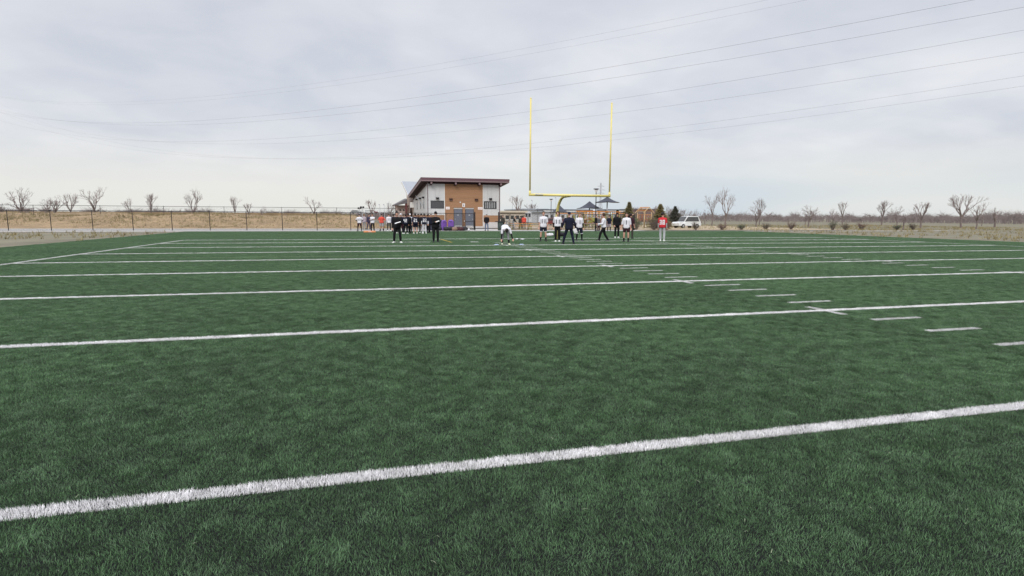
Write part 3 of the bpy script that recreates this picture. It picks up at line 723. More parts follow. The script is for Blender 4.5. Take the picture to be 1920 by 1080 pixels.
def conifer(seed, H, W, label, loc, col):
    r = random.Random(seed); t = empty('conifer', loc, 0, label, 'tree'); tr = MB().tube([(0, 0, 0), (0, 0, H*.97)], [H*.028, .012], 7); cr = MB()
    tr.build('trunk', m_bark, t)
    mat = M('needles_%d' % seed, col, .8, .35, 2.5)
    n = 420
    for i in range(n):
        f = (i/n)**.85; z = H*(.07+.92*f); L_ = W*(1-f)**1.05*r.uniform(.55, 1.15)+.05; a = r.uniform(0, 2*math.pi); dr = r.uniform(-.30, .12)
        d = Vector((math.cos(a), math.sin(a), dr)).normalized(); p0 = Vector((0, 0, z))
        cr.tube([p0, p0+d*L_], [.012, .004], 3)
        m = int(10+34*L_/W)
        for k in range(m):
            s_ = r.uniform(.15, 1.05); p = p0 + d*L_*s_
            dd = (d*r.uniform(.4, 1) + Vector((r.uniform(-1, 1), r.uniform(-1, 1), r.uniform(-.4, .6)))*.8).normalized()
            u = dd.orthogonal().normalized()*r.uniform(.025, .05); l = r.uniform(.14, .28)
            cr.add([p-u, p+u, p+dd*l], [(0, 1, 2)])
    cr.build('crown', mat, t)
q = atY(1180, 378, 76); conifer(1, q.z, 1.8, 'tall olive green conifer behind the player with an arm raised', (q.x, q.y, -.05), (.15, .130, .058))
q = atY(1238.5, 384, 73); conifer(2, q.z+.15, 2.2, 'olive conifer right behind the red-shirted player', (q.x, q.y, -.05), (.155, .125, .050))
q = atY(1158, 392, 92); conifer(3, 3.0, .8, 'small dark conifer beyond the climbing frame', (q.x, q.y, -.05), (.04, .055, .04))
q = atY(1266, 386, 88); conifer(4, q.z, 2.2, 'dark evergreen at the right edge behind the white van', (q.x, q.y, -.05), (.06, .06, .045))
def shrub(seed, x, y, H, W, col, label, leaves=900):
    r = random.Random(seed); t = empty('shrub', (x, y, -.03), 0, label, 'shrub', 'shrubs beyond the field'); st = MB(); lf = MB()
    for i in range(34):
        a = r.uniform(0, 6.28); tip = Vector((math.cos(a)*W*r.uniform(.1, .95), math.sin(a)*W*r.uniform(.1, .95), H*r.uniform(.45, 1.0))); b = Vector((math.cos(a)*.1, math.sin(a)*.1, 0)); mid = (b+tip)*.5 + Vector((0, 0, H*.12))
        st.tube([b, mid, tip], [.018, .012, .005], 3)
        for k in range(leaves//34):
            p = (mid.lerp(tip, r.uniform(0, 1.1)) if r.random() < .75 else b.lerp(mid, r.uniform(.3, 1))) + Vector((r.gauss(0, .10), r.gauss(0, .10), r.gauss(0, .10)))
            p.z = max(.02, p.z)
            d = Vector((r.gauss(0, 1), r.gauss(0, 1), r.gauss(0, 1))).normalized(); u = d.orthogonal().normalized()*r.uniform(.02, .045)
            lf.add([p-u, p+u, p+d*r.uniform(.06, .14)], [(0, 1, 2)])
    st.build('stems', m_bark, t); lf.build('foliage', M('leaf_%s' % '_'.join('%d' % (c*1000) for c in col), col, .8, .35, 3), t)
shrub(1, px_at(1193, 68.5), 68.5, 1.6, 1.2, (.07, .085, .045), 'low green shrub at the foot of the left conifer')
shrub(2, px_at(1226, 68), 68, 1.7, 1.4, (.075, .05, .04), 'dark brownish shrub left of the red-shirted player')
shrub(3, px_at(1250, 68), 68, 1.3, 1.0, (.11, .055, .045), 'reddish brown shrub right of the red-shirted player')
shrub(4, px_at(1237, 69), 69, 1.7, 1.5, (.06, .055, .04), 'dark shrub at the foot of the right conifer')
for i in range(10): shrub(10+i, 44+i*4.2+rng.uniform(-1, 1), 67.5+rng.uniform(0, 3), rng.uniform(.8, 1.5), rng.uniform(.8, 1.2), ((.075, .06, .04), (.10, .06, .045), (.06, .07, .04))[i % 3], ['%s shrub in the bed on the far right, %s from the parked van' % (('brownish', 'reddish', 'greenish')[i % 3], n_) for n_ in ('first', 'second', 'third', 'fourth', 'fifth', 'sixth', 'seventh', 'eighth', 'ninth', 'tenth')][i], 700)
# bare trees: px, distance, height, label
bt = [(972, 150, 10.5, 'bare tree with a broad crown above the tan wall', 0), (1000, 190, 11, 'thin pale bare tree behind the grey hall roof', 1), (1009, 185, 9.5, 'smaller bare tree right of the thin pale one', 3),
      (934, 160, 10, 'bare tree peeping out at the right corner of the building', 2), (732, 130, 6.5, 'low bare tree left of the side porch', 2), (697, 210, 12, 'faint bare tree above the dirt bank', 1)]
ord_ = ['first', 'second', 'third', 'fourth', 'fifth', 'sixth', 'seventh', 'eighth', 'ninth', 'tenth', 'eleventh', 'twelfth', 'thirteenth', 'fourteenth', 'fifteenth', 'sixteenth', 'seventeenth', 'eighteenth']
for i in range(18): bt.append((1190+i*4.6+rng.uniform(-2, 2), rng.uniform(120, 150), rng.uniform(4.2, 5.6), 'brown bare tree in the front row of the right treeline, %s from the left conifer' % ord_[i], i % 4))
for i in range(18): bt.append((1186+i*8+rng.uniform(-3, 3), rng.uniform(160, 200), rng.uniform(6.0, 7.8), 'taller bare tree in the back row of the right treeline, %s from the left conifer' % ord_[i], (i+1) % 4))
for i in range(16): bt.append((1345+i*36+rng.uniform(-30, 30), rng.uniform(100, 190), rng.uniform(4.5, 9), 'bare tree at the far right side, %s from the parked van' % ord_[i], i % 4))
for i in range(16): bt.append((-20+i*41+rng.uniform(-35, 35), rng.uniform(140, 230), rng.uniform(5, 10), 'bare tree beyond the bank, %s from the left edge' % ord_[i], (i*3) % 4))
for px, Y, h, lb, k in bt:
    v = ray(px, 405); v = Vector((v.x, v.y, 0)).normalized(); dpt = Y/ math.cos(YAW)
    put_bare(v.x*dpt, v.y*dpt, h, lb, k)

# ---------------------------------------------------------------- far buildings, light masts, vehicles
def far_building(px0, px1, pyt, Y, depth, wall, roof, label, flat=True, nwin=6):
    a, b = atY(px0, pyt, Y), atY(px1, pyt, Y); zt = max(a.z, b.z)
    t = empty('far_building', ((a.x+b.x)/2, Y, 0), 0, label, 'building'); x0, x1 = a.x, b.x
    part(t, 'wall', wall, [((x0, Y, 0), (x1, Y+depth, zt-.35))])
    part(t, 'roof', roof, [((x0-.4, Y-.4, zt-.35), (x1+.4, Y+depth+.4, zt))])
    for k in range(nwin):
        x = x0+(x1-x0)*(k+.5)/nwin; w_ = (x1-x0)/nwin*.3
        wn = part(t, 'window', m_glass, [((x-w_, Y-.04, zt*.38), (x+w_, Y-.005, zt*.66))])
        part(wn, 'frame', m_trim, [((x-w_-.08, Y-.07, zt*.38-.1), (x+w_+.08, Y-.004, zt*.38-.005))], off=tuple(t.location))
    return t
m_beige = M('beige_block', (.50, .44, .36), .8, .06); m_offwhite = M('offwhite_wall', (.55, .55, .57), .8, .05); m_slate = M('slate_roof', (.10, .11, .13), .7, .08)
far_building(936, 985, 395.5, 118, 12, m_beige, m_beige, 'low tan block behind the bleachers', nwin=5)
far_building(984, 1026, 391.5, 170, 25, m_offwhite, m_roof, 'long pale grey hall beyond the picnic tables', nwin=7)
def pavilion(px0, px1, pyt, Y, label):
    a, b = atY(px0, pyt, Y), atY(px1, pyt, Y); zt = (a.z+b.z)/2
    t = empty('picnic_pavilion', ((a.x+b.x)/2, Y, 0), 0, label, 'pavilion')
    part(t, 'roof', m_slate, [((a.x, Y, zt-.28), (b.x, Y+6, zt))]); part(t, 'fascia', m_trim, [((a.x+.1, Y+.05, zt-.5), (b.x-.1, Y+.2, zt-.285))])
    n = max(3, int((b.x-a.x)/4))
    for k in range(n+1):
        x = a.x+.3+(b.x-a.x-.6)*k/n
        for yy in (.4, 5.4): part(t, 'post', m_steel, [((x-.09, Y+yy, 0), (x+.09, Y+yy+.18, zt-.29))])
pavilion(1019, 1112, 392.5, 125, 'long dark flat-roofed pavilion behind the shade sails')
pavilion(1138, 1184, 392.5, 120, 'short dark flat-roofed pavilion right of the shade sails')
far_building(1196, 1232, 391.5, 210, 16, m_maroon_brick, m_slate, 'brown house among the trees on the right', nwin=4)
far_building(1020, 1100, 396.0, 150, 12, m_offwhite, m_roof, 'pale low hall seen under the pavilion roof', nwin=8)
def mast(px, pyt, Y, label, n=2):
    a = atY(px, pyt, Y); t = empty('light_mast', (a.x, Y, 0), 0, label, 'light mast', 'far light masts')
    MB().tube([(0, 0, 0), (0, 0, a.z)], [.12, .07], 6).build('pole', m_lat, t)
    for k in range(n): MB().box((-.45+.5*k, -.18, a.z-.12), (-.05+.5*k, .14, a.z+.3)).build('lamp_head', m_black if n == 2 else m_lat, t)
mast(679, 389.5, 130, 'light mast with dark lamp head left of the red-orange-shirted player'); mast(674, 391, 150, 'thinner light mast at the left edge')
for i, (px, y_) in enumerate(((712, 384), (720.5, 384), (728.5, 382), (961, 369), (1042.5, 371), (998, 376))): mast(px, y_, 240, ['far pale mast above the orange-shirted player', 'far pale mast in the middle of three', 'far pale mast nearest the side porch', 'thin tall mast right of the building', 'thin mast left of the goal post neck', 'thin mast left of the crossbar end'][i], 1)
far_fence_posts = [-60+8*k for k in range(9)]
fence(far_fence_posts[:-1]+[5.0], 92.5, 2.85, 'tall black chain link fence in front of the dirt bank', .03, .16, False)
def car_proto(kind):
    body = MB(); L_, W_, h1, h2 = 4.5, 1.8, .95, (1.5 if kind == 'suv' else 1.9)
    prof = [(-2.25, .35), (-2.28, .75), (-2.1, .95), (-1.15, 1.02), (-.55, h2-.06), (.3, h2), (1.7, h2-.03), (2.18, 1.0), (2.25, .7), (2.2, .35)]
    body.loft([[(x, y*(1 if z < 1 else .86), z) for x, z in prof] for y in (-W_/2, W_/2)])
    return body, h2
def car(x, y, rz, mat, label, kind='suv', z=0):
    t = empty('parked_car', (x, y, z), rz, label, 'car'); b, h2 = car_proto(kind)
    o = b.build('body', mat, t); bv = o.modifiers.new('bevel', 'BEVEL'); bv.width = .07; bv.segments = 2
    for s in (-1, 1):
        MB().loft([[(-.98, s*.80, 1.06), (-.45, s*.795, h2-.13), (1.55, s*.795, h2-.13), (1.85, s*.80, 1.06)], [(-.98, s*.86, 1.06), (-.45, s*.835, h2-.13), (1.55, s*.835, h2-.13), (1.85, s*.86, 1.06)]]).build('side_window', m_glass, t)
        for xx in (-1.4, 1.4):
            w_ = MB().tube([(xx, s*.70, .33), (xx, s*.93, .33)], .33, 16).build('wheel', M('tyre', (.015, .015, .015), .8), t); MB().tube([(xx, s*.92, .33), (xx, s*.945, .33)], .2, 12).build('rim', m_steel, w_)
        MB().box((-2.30, s*.62-.17, .68), (-2.2, s*.62+.17, .82)).build('headlight', m_sign, t); MB().box((2.18, s*.66-.12, .75), (2.27, s*.66+.12, .95)).build('tail_light', M('tail', (.4, .02, .02), .4), t)
    MB().loft([[(-1.13, y_, 1.04), (-.60, y_, h2-.10), (-.64, y_, h2-.08), (-1.17, y_, 1.07)] for y_ in (-.70, .70)]).build('windscreen', m_glass, t)
m_wpaint = M('white_paint', (.62, .64, .64), .3, .04, 2, 0, .5); m_gpaint = M('grey_paint', (.18, .19, .2), .3, .04, 2, 0, .5); m_rpaint = M('maroon_paint', (.14, .03, .03), .3, .04, 2, 0, .5)
car(px_at(1287, 80), 80, R(10), m_wpaint, 'white van parked at the right edge behind the shrubs', 'van')
for i, (px, mt_, lb) in enumerate(((668, m_gpaint, 'grey car on top of the bank at the far left'), (692.5, m_wpaint, 'white car on the bank beyond the navy-jacketed person'), (699, m_rpaint, 'maroon car on the bank beyond the player with crossed arms'))):
    q = atY(px, 404, 262); car(q.x, q.y, R(170), mt_, lb, 'suv', 2.7)
part(None, 'bank_road', m_dirt, [((-330, 256, -.05), (-10, 270, 2.7))], off=(0, 0, 0))['kind'] = 'structure'

car(px_at(1034, 97), 97, R(5), m_rpaint, 'maroon car parked behind the first two white-shirted players')
car(px_at(1066, 99), 99, R(175), m_gpaint, 'grey car parked under the leftmost shade sail')
# a far-off wood that reads as one brown mass along the horizon
fr_ = np.random.RandomState(12); FV = []; FF = []
for i in range(5200):
    px = fr_.uniform(-60, 1980)
    if 735 < px < 1170 and fr_.rand() < .8: continue
    dd = fr_.uniform(280, 430); v = ray(px, 405); v = Vector((v.x, v.y, 0)).normalized(); c = v*dd; sd2 = Vector((v.y, -v.x, 0))
    h = (5.0 + 3.5*noise.noise(Vector((px*.012, 3, 0))) + 2.5*noise.noise(Vector((px*.05, 8, 0))))*fr_.uniform(.55, 1.1)
    b = len(FV); FV.extend([tuple(c-sd2*.12), tuple(c+sd2*.12), tuple(c+Vector((0, 0, h*.6)))]); FF.append((b, b+1, b+2))
    for j in range(9):
        z0 = h*fr_.uniform(.12, .55); t = c + sd2*fr_.normal(0, 1.3) + v*fr_.normal(0, 1.0) + Vector((0, 0, h*fr_.uniform(.5, 1.0))); b = len(FV)
        FV.extend([tuple(c+Vector((0, 0, z0))), tuple(c+Vector((0, 0, z0+.28))), tuple(t)]); FF.append((b, b+1, b+2))
me = bpy.data.meshes.new('far_wood'); me.from_pydata(FV, [], FF); tag(linkmesh('far_wood', me, M('far_twig', (.20, .17, .165), .9, .25, .05)), 'hazy brown leafless wood along the horizon', None, None, 'stuff')

# ---------------------------------------------------------------- things on the ground
m_purple = M('purple_vinyl', (.16, .075, .33), .45, .12, 4); m_navyv = M('navy_vinyl', (.045, .048, .075), .5, .12, 4); m_blackv = M('black_vinyl', (.014, .013, .016), .5, .2, 5); m_maroonv = M('maroon_bag', (.06, .022, .026), .7, .3, 6); m_tanv = M('tan_bag', (.24, .16, .12), .7, .2, 6)
m_wcloth = M('white_cloth', (.68, .68, .70), .8, .06, 6)
def dummy(px, Y, mat, label, h=1.22, rz=0.0):
    q = atY(px, 430, Y); t = empty('blocking_dummy', (q.x, Y, 0), rz, label, 'blocking dummy', 'blocking dummies by the fence'); rings = []
    for k in range(9):
        z = h*k/8; s_ = (1-abs(2*k/8-1)**5*.45); a, b = .34*s_, .18*s_
        rings.append([(a*math.copysign(abs(math.cos(u))**.6, math.cos(u)), b*math.copysign(abs(math.sin(u))**.6, math.sin(u))+.05*math.sin(math.pi*k/8), z) for u in [2*math.pi*i/18 for i in range(18)]])
    MB().loft(rings).build('pad', mat, t, smooth=True)
    for z in (.35, .85): MB().tube([(-.16, -.17, z*h), (-.1, -.26, z*h), (.1, -.26, z*h), (.16, -.17, z*h)], .022, 6).build('handle', m_blackv, t)
    MB().box((-.31, -.02, h*.48), (-.297, .02, h*.52)).build('strap', m_blackv, t)
dummy(832.5, 64.9, m_purple, 'left of the two upright purple blocking dummies', 1.2, .2)
dummy(845.5, 64.9, m_purple, 'right of the two upright purple blocking dummies', 1.24, -.25)
for px, lb in ((803, 'navy blocking dummy nearest the player in white trousers'), (811, 'navy blocking dummy just left of the coach reading his sheet'), (824, 'navy blocking dummy just right of the coach reading his sheet')): dummy(px, 65.0, m_navyv, lb, 1.3, rng.uniform(-.2, .2))
def duffel(x, y, rz, l, r_, mat, label):
    t = empty('duffel_bag', (x, y, 0), rz, label, 'bag', 'bags by the fence'); rings = []
    for k in range(9):
        f = k/8; s_ = .55+.45*math.sin(math.pi*min(1, max(0, f)))**.4 if 0 < k < 8 else .5
        rings.append([(l*(f-.5), r_*s_*math.cos(u)*1.1, max(0.0, r_*.85+r_*.85*s_*math.sin(u)+.02*math.sin(7*f+u*2))) for u in [2*math.pi*i/14 for i in range(14)]])
    MB().loft(rings).build('bag', mat, t, smooth=True)
    for s_ in (-1, 1): MB().tube([(-l*.2, s_*r_*.95, r_*1.1), (-l*.15, s_*r_*.6, r_*1.95), (l*.15, s_*r_*.6, r_*1.95), (l*.2, s_*r_*.95, r_*1.1)], .016, 5).build('handle', m_blackv, t)
    MB().box((-l*.36, -.012, r_*1.70), (l*.36, .012, r_*1.735)).build('zip', m_steel, t)
for i, (px, mat, rz_, lb) in enumerate(((846, m_blackv, .2, 'black duffel bag under the purple dummies'), (853, m_tanv, .5, 'tan duffel bag right of the purple dummies'), (859, m_maroonv, -.4, 'dark maroon duffel bag below the left door'), (865, m_maroonv, .8, 'dark maroon duffel bag below the gap between the doors'), (871, m_blackv, .1, 'black duffel bag at the right end of the bag row'), (838, m_blackv, -.1, 'black duffel bag in front of the left purple dummy'), (822, m_blackv, .05, 'black duffel bag to the right of the coach reading his sheet'))):
    q = atY(px, 432, 64.0-.1*(i % 2)); duffel(q.x, q.y, rz_, .8, .26, mat, lb)
q = ground(1052, 443.4); duffel(q.x, q.y, .1, .95, .19, m_blackv, 'black duffel bag lying on the field between the players')
q = ground(1030, 443.2); duffel(q.x, q.y, -.2, .7, .16, m_wcloth, 'white bag lying on the field behind the first white-shirted player')
def helmet(px, py, mat, label, rz=0.0):
    q = ground(px, py); t = empty('football_helmet', q, rz, label, 'helmet', 'helmets by the fence')
    mb = MB(); mb.ell((0, 0, .16), (.115, .14, .14), seg=16, rng_=10); mb.build('shell', mat, t, smooth=True)
    for z in (.07, .12): MB().tube([(.1, -.06, z), (.07, -.19, z), (-.07, -.19, z), (-.1, -.06, z)], .010, 5).build('face_bar', m_steel, t)
    MB().tube([(0, -.2, .05), (0, -.19, .16)], .009, 5).build('face_bar', m_steel, t)
helmet(873, 433.2, m_blackv, 'black helmet on the ground, left of the pair by the gate', .3); helmet(879, 433.2, m_wcloth, 'white helmet on the ground, right of the pair by the gate', -.5)
q = ground(693, 436); t = empty('agility_bag', q, .15, 'flat orange pad lying on the turf before the far players', 'pad')
MB().loft([[(-.55+.0*k, -.2*s_, z), (.55, -.2*s_, z), (.55, .2*s_, z), (-.55, .2*s_, z)] for k, (z, s_) in enumerate(((.0, 1), (.1, 1), (.17, .7)))]).build('pad', M('orange_vinyl', (.62, .24, .10), .5), t)
MB().box((-.15, -.215, .06), (.15, -.202, .1)).build('strap', m_wcloth, t)
def disc(px, py, mat, label):
    q = ground(px, py); t = empty('marker_disc', (q.x, q.y, .03), 0, label, 'marker', 'blue marker discs')
    mb = MB(); n = 20
    mb.loft([[(r_*math.cos(2*math.pi*k/n), r_*math.sin(2*math.pi*k/n), z) for k in range(n)] for r_, z in ((.15, 0), (.145, .012), (.07, .05), (.05, .048), (.12, .006))], caps=False); mb.build('dish', mat, t, smooth=True)
m_bdisc = M('blue_plastic', (.27, .33, .46), .5)
disc(978, 459.8, m_bdisc, 'blue marker disc right of the bent-over player'); disc(931, 460.2, m_bdisc, 'blue marker disc left of the bent-over player')
q = ground(975, 449.6); t = empty('towel', (q.x, q.y, .03), .4, 'white towel dropped on the turf right of the bent-over player', 'towel'); mb = MB(); n = 12
for j in range(7):
    for i in range(n): mb.v.append((-.35+.7*i/(n-1), -.18+.36*j/6, .03+.05*noise.noise(Vector((i*.35, j*.5, 3)))+.02*math.sin(i*.7)))
for j in range(6):
    for i in range(n-1): mb.f.append((j*n+i, j*n+i+1, (j+1)*n+i+1, (j+1)*n+i)); mb.mi.append(0)
o = mb.build('cloth', m_wcloth, t, smooth=True); sd_ = o.modifiers.new('thick', 'SOLIDIFY'); sd_.thickness = .012

# ---------------------------------------------------------------- people
SK = {'l': M('skin_light', (.52, .30, .225), .6, .06, 8), 'm': M('skin_mid', (.34, .18, .12), .6, .06, 8), 'd': M('skin_dark', (.10, .05, .032), .55, .06, 8)}
def cloth(name, col): return M('cloth_'+name, col, .85, .16, 7, .25, .2)
CL = {'white': cloth('white', (.66, .66, .70)), 'pale': cloth('pale', (.50, .55, .62)), 'navy': cloth('navy', (.010, .012, .027)), 'black': cloth('black', (.009, .009, .011)), 'red': cloth('red', (.50, .030, .040)),
      'orange': cloth('orange', (.60, .085, .06)), 'grey': cloth('grey', (.40, .42, .42)), 'maroon': cloth('maroon', (.035, .012, .018)), 'jeans': cloth('jeans', (.12, .15, .22)), 'mauve': cloth('mauve', (.40, .34, .38)),
      'plum': cloth('plum', (.055, .045, .085)), 'olive': cloth('olive', (.045, .042, .035)), 'dgrey': cloth('dgrey', (.09, .09, .095)), 'lgrey': cloth('lgrey', (.30, .30, .31))}
SH = {'white': M('shoe_white', (.68, .70, .66), .5, .05), 'black': M('shoe_black', (.014, .014, .016), .5, .1), 'lime': M('shoe_lime', (.58, .62, .42), .5, .05)}
HR = {'dark': M('hair_dark', (.014, .010, .009), .6, .2, 20), 'brown': M('hair_brown', (.055, .026, .014), .6, .25, 20), 'fair': M('hair_fair', (.20, .12, .06), .6, .25, 20)}
m_eye = M('eye', (.02, .015, .012), .2, .05); m_paper = M('paper', (.78, .78, .78), .7, .03)
m_num_w = M('number_white', (.70, .70, .72), .7, .03); m_num_n = M('number_navy', (.02, .022, .05), .7, .03)
DIG = {'0': ('111', '101', '101', '101', '111'), 'I': ('010', '010', '010', '010', '010'), '1': ('010', '110', '010', '010', '111'), '2': ('111', '001', '111', '100', '111'), '3': ('111', '001', '111', '001', '111'), '4': ('101', '101', '111', '001', '001'), '8': ('111', '101', '111', '101', '111')}
JOBS = []      # (object, voxel, decimate, finishing call)
def ik(a, b, l1, l2, pole):
    d = b-a; L_ = min(d.length, (l1+l2)*.995); dn = d.normalized(); b = a+dn*L_
    x = (l1*l1-l2*l2+L_*L_)/(2*L_); h = math.sqrt(max(0, l1*l1-x*x)); p = pole - dn*pole.dot(dn); p.normalize()
    return a+dn*x+p*h, b
def person(px, py, H, face, label, top='white', tlen='short', under=None, bot='black', blen='pants', legs=None, sock=None, shoe='black', hair='dark', hat=None, skin='l', feet=None, hands='down', lean=.03, pelvis=None,
           num=None, numside=-1, numcol=None, hem=None, hood=False, glove=False, headyaw=0.0, headpitch=None, group=None, build=1.0, z0=0.0, Y=None, skirt=None):
    q = ground(px, py, z0) if Y is None else Vector((atY(px, py, Y).x, Y, z0))
    build *= 1.15 if group == 'people by the fence' else 1.06; k = H/1.82; root = empty('person', (q.x, q.y, z0+.0), R(face)-YAW, label, 'person', group); root.scale = (k, k, k)
    feet = feet or ((.15, .0, 10), (-.15, .0, -10))
    fl = [Vector((f[0], f[1], .085)) for f in feet]
    if pelvis is None:
        sp = max((f.xy - Vector((math.copysign(.09, f.x), 0))).length for f in fl); pelvis = (0, sum(f.y for f in fl)/2, .085+math.sqrt(max(.3, .855**2-sp*sp))+.035)
    P = Vector(pelvis); rot = Matrix.Rotation(lean, 3, 'X'); S = lambda x, y, z: P + rot @ Vector((x, y, z))    # lean tilts towards -Y
    shl = [S(s*.178*build, .0, .462) for s in (1, -1)]
    HT = {'down': ((.27, -.04, .84), (-.27, -.04, .84)), 'hips': ((.19, -.02, 1.03), (-.19, -.02, 1.03)), 'crossed': ((-.13, -.22, 1.20), (.13, -.24, 1.25)), 'pockets': ((.21, -.10, .93), (-.21, -.10, .93)),
          'front': ((.07, -.33, 1.16), (-.07, -.33, 1.14)), 'onefront': ((.05, -.33, 1.16), (-.29, -.08, .86))}
    hd = HT[hands] if isinstance(hands, str) else hands
    arms = []
    for i, s in enumerate((1, -1)):
        pole = Vector((s*.35, .9, -.1)) if not (isinstance(hands, str) and hands in ('front', 'crossed')) else Vector((s*.6, .35, -.9))
        if isinstance(hands, str) and hands == 'hips': pole = Vector((s*1, .25, 0))
        e, wv = ik(shl[i], Vector(hd[i]), .30, .265, pole); arms.append((shl[i], e, wv))
    lg = []
    for i, s in enumerate((1, -1)):
        hp = S(s*.092, 0, -.03); ta = R(feet[i][2]); fwdv = Vector((math.sin(ta), -math.cos(ta), 0))
        kn, an = ik(hp, fl[i], .435, .43, fwdv + Vector((s*.12, 0, 0))); lg.append((hp, kn, fl[i], fwdv))
    hp_ = lean*.55 if headpitch is None else headpitch
    nb = S(0, .0, .535); hrot = Matrix.Rotation(headyaw, 3, 'Z') @ Matrix.Rotation(hp_, 3, 'X'); hc = nb + (rot @ Vector((0, -.012, .075))) + hrot @ Vector((0, -.015, .115))
    HP = lambda x, y, z: hc + hrot @ Vector((x, y, z))
    TR = [(-.10, .135, .105), (-.02, .165, .118), (.06, .16, .112), (.16, .150, .105), (.28, .165, .112), (.39, .182, .118), (.45, .170, .105), (.505, .108, .085), (.55, .060, .060)]
    def torso(mb, lo, hi, d, db=0.0, flare=0.0):
        rr = []
        for t, a, b in TR:
            if lo-1e-6 <= t <= hi+1e-6:
                e = d + (flare*(1-(t-lo)/(hi-lo)) if flare else 0)
                rr.append([S((a*build+e)*math.copysign(abs(math.cos(u))**.85, math.cos(u)), (b*build+e+db)*math.copysign(abs(math.sin(u))**.85, math.sin(u)), t) for u in [2*math.pi*i/18 for i in range(18)]])
        mb.loft(rr)
    def arm(mb, i, d, end):                       # end 0..2: shoulder->elbow->wrist
        a, e, w_ = arms[i]; mb.ell(a, (.056+d, .058+d, .058+d), seg=10, rng_=6)
        if end > .5 and d != .006: mb.cap(S((1, -1)[i]*.05, .008, .50), a+rot@Vector((0, 0, .004)), .058+d*.8, .055+d)
        if end <= 1: b = a.lerp(e, end); mb.cap(a, b, .056+d, .056+d-.012*end+.004)
        else:
            mb.cap(a, e, .056+d, .044+d); b = e.lerp(w_, end-1); mb.cap(e, b, .044+d, .044+d-.014*(end-1))
    def leg(mb, i, d, st, end):                   # 0..1 thigh, 1..2 shin
        h, kn, an, _ = lg[i]
        r0_, r1_, r2_, r3_ = .088, .060, .056, .038
        def pt(t): return h.lerp(kn, t) if t <= 1 else kn.lerp(an, t-1)
        def rd(t): return (r0_+(r1_-r0_)*t if t <= 1 else (r1_ + (.060-r1_)*(t-1)/.3 if t < 1.3 else .060+(r3_-.060)*(t-1.3)/.7)) + d
        ts = [st] + [t for t in (.5, 1.0, 1.3, 1.65) if st < t < end] + [end]
        for a, b in zip(ts[:-1], ts[1:]): mb.cap(pt(a), pt(b), rd(a), rd(b))
    body = MB(); torso(body, -.10, .55, 0)
    for i in (0, 1):
        arm(body, i, -.002, 2); leg(body, i, -.002, 0, 2)
        h, kn, an, fw = lg[i]; body.cap(an, an+fw*.10-Vector((0, 0, .045)), .032, .018)
        a, e, w_ = arms[i]; d = (w_-e).normalized(); s = (1, -1)[i]
        side = d.cross(Vector((0, 1, 0)) if abs(d.y) < .8 else Vector((0, 0, 1))).normalized()*s; nrm = side.cross(d).normalized()
        curl = nrm if nrm.dot(Vector((-s, -.2, 0))) > 0 else -nrm
        body.cap(w_, w_+d*.085, .026, .030)
        for j in range(4):
            o_ = side*(.032-.0213*j)*1.0; b0 = w_+d*.085+o_; l1 = (.045, .05, .046, .036)[j]
            m1 = b0+(d*.92+curl*.38).normalized()*l1; body.cap(b0-d*.02, m1, .0105, .0098); body.cap(m1, m1+(d*.55+curl*.83).normalized()*l1*.8, .0098, .0088)
        tb = w_+d*.025+side*.024; t1 = tb+(d*.7+side*.65+curl*.3).normalized()*.045; body.cap(tb, t1, .013, .0115); body.cap(t1, t1+(d*.9+curl*.45).normalized()*.032, .0115, .0095)
    body.cap(nb-rot@Vector((0, 0, .06)), HP(0, .015, -.06), .060, .055)
    hb = MB(); HCN = HP(0, .01, -.10); HSC = 1.10
    def grow_head(m): m.v = [tuple(HCN+(Vector(p)-HCN)*HSC) for p in m.v]; return m
    hb.ell(HP(0, .012, .022), (.077, .094, .098), hrot); hb.ell(HP(0, -.022, -.045), (.058, .066, .068), hrot)
    hb.cap(HP(0, -.083, .012), HP(0, -.103, -.022), .010, .015); hb.cap(HP(-.02, -.077, -.058), HP(.02, -.077, -.058), .011, .011)
    for s in (-1, 1): hb.ell(HP(s*.078, .015, -.005), (.012, .022, .032), hrot, 8, 5); hb.cap(HP(s*.018, -.079, .03), HP(s*.05, -.068, .03), .011, .010)
    grow_head(hb); body.add(hb.v, hb.f)
    o = body.build('body', SK[skin], root); JOBS.append((o, .0095, .30, 5))
    for s in (-1, 1): grow_head(MB().ell(HP(s*.031, -.077, .008), (.012, .010, .0085), hrot, 8, 5)).build('eye', m_eye, root)
    # clothes
    tm = MB(); torso(tm, -.10 if hem != 'waist' else -.02, .55, .018, .004, .02); e_ = {'short': .78, 'elbow': 1.05, 'long': 1.93, 'none': .12}[tlen]
    for i in (0, 1): arm(tm, i, .014, e_)
    tm.cap(nb-rot@Vector((0, 0, .05)), nb+rot@Vector((0, 0, .005)), .078, .070)
    if hood: tm.ell(HP(0, .03, .0), (.098, .105, .135), hrot); tm.cap(nb, nb+rot@Vector((0, .05, .03)), .085, .09)
    nm_ = {'navy': 'jersey', 'white': 'jersey', 'red': 'jersey', 'pale': 'shirt', 'orange': 'shirt'}.get(top, 'jacket')
    to = tm.build(nm_, CL[top], root); JOBS.append((to, .013, .5, 5))
    if under:
        um = MB()
        for i in (0, 1): arm(um, i, .006, 1.96)
        uo = um.build('undersleeves', CL[under], root); JOBS.append((uo, .012, .4, 3))
    bm_ = MB(); torso(bm_, -.10, .06, .010, .002)
    e_ = {'pants': 1.93, 'shorts': .60, 'tights': 1.93, 'long_shorts': .86}[blen]; d_ = {'pants': .019, 'shorts': .030, 'tights': .004, 'long_shorts': .032}[blen]
    for i in (0, 1): leg(bm_, i, d_, 0, e_)
    if blen == 'pants':
        for i in (0, 1): h, kn, an, fw = lg[i]; bm_.cap(kn.lerp(an, .5), kn.lerp(an, .94), .062, .060)
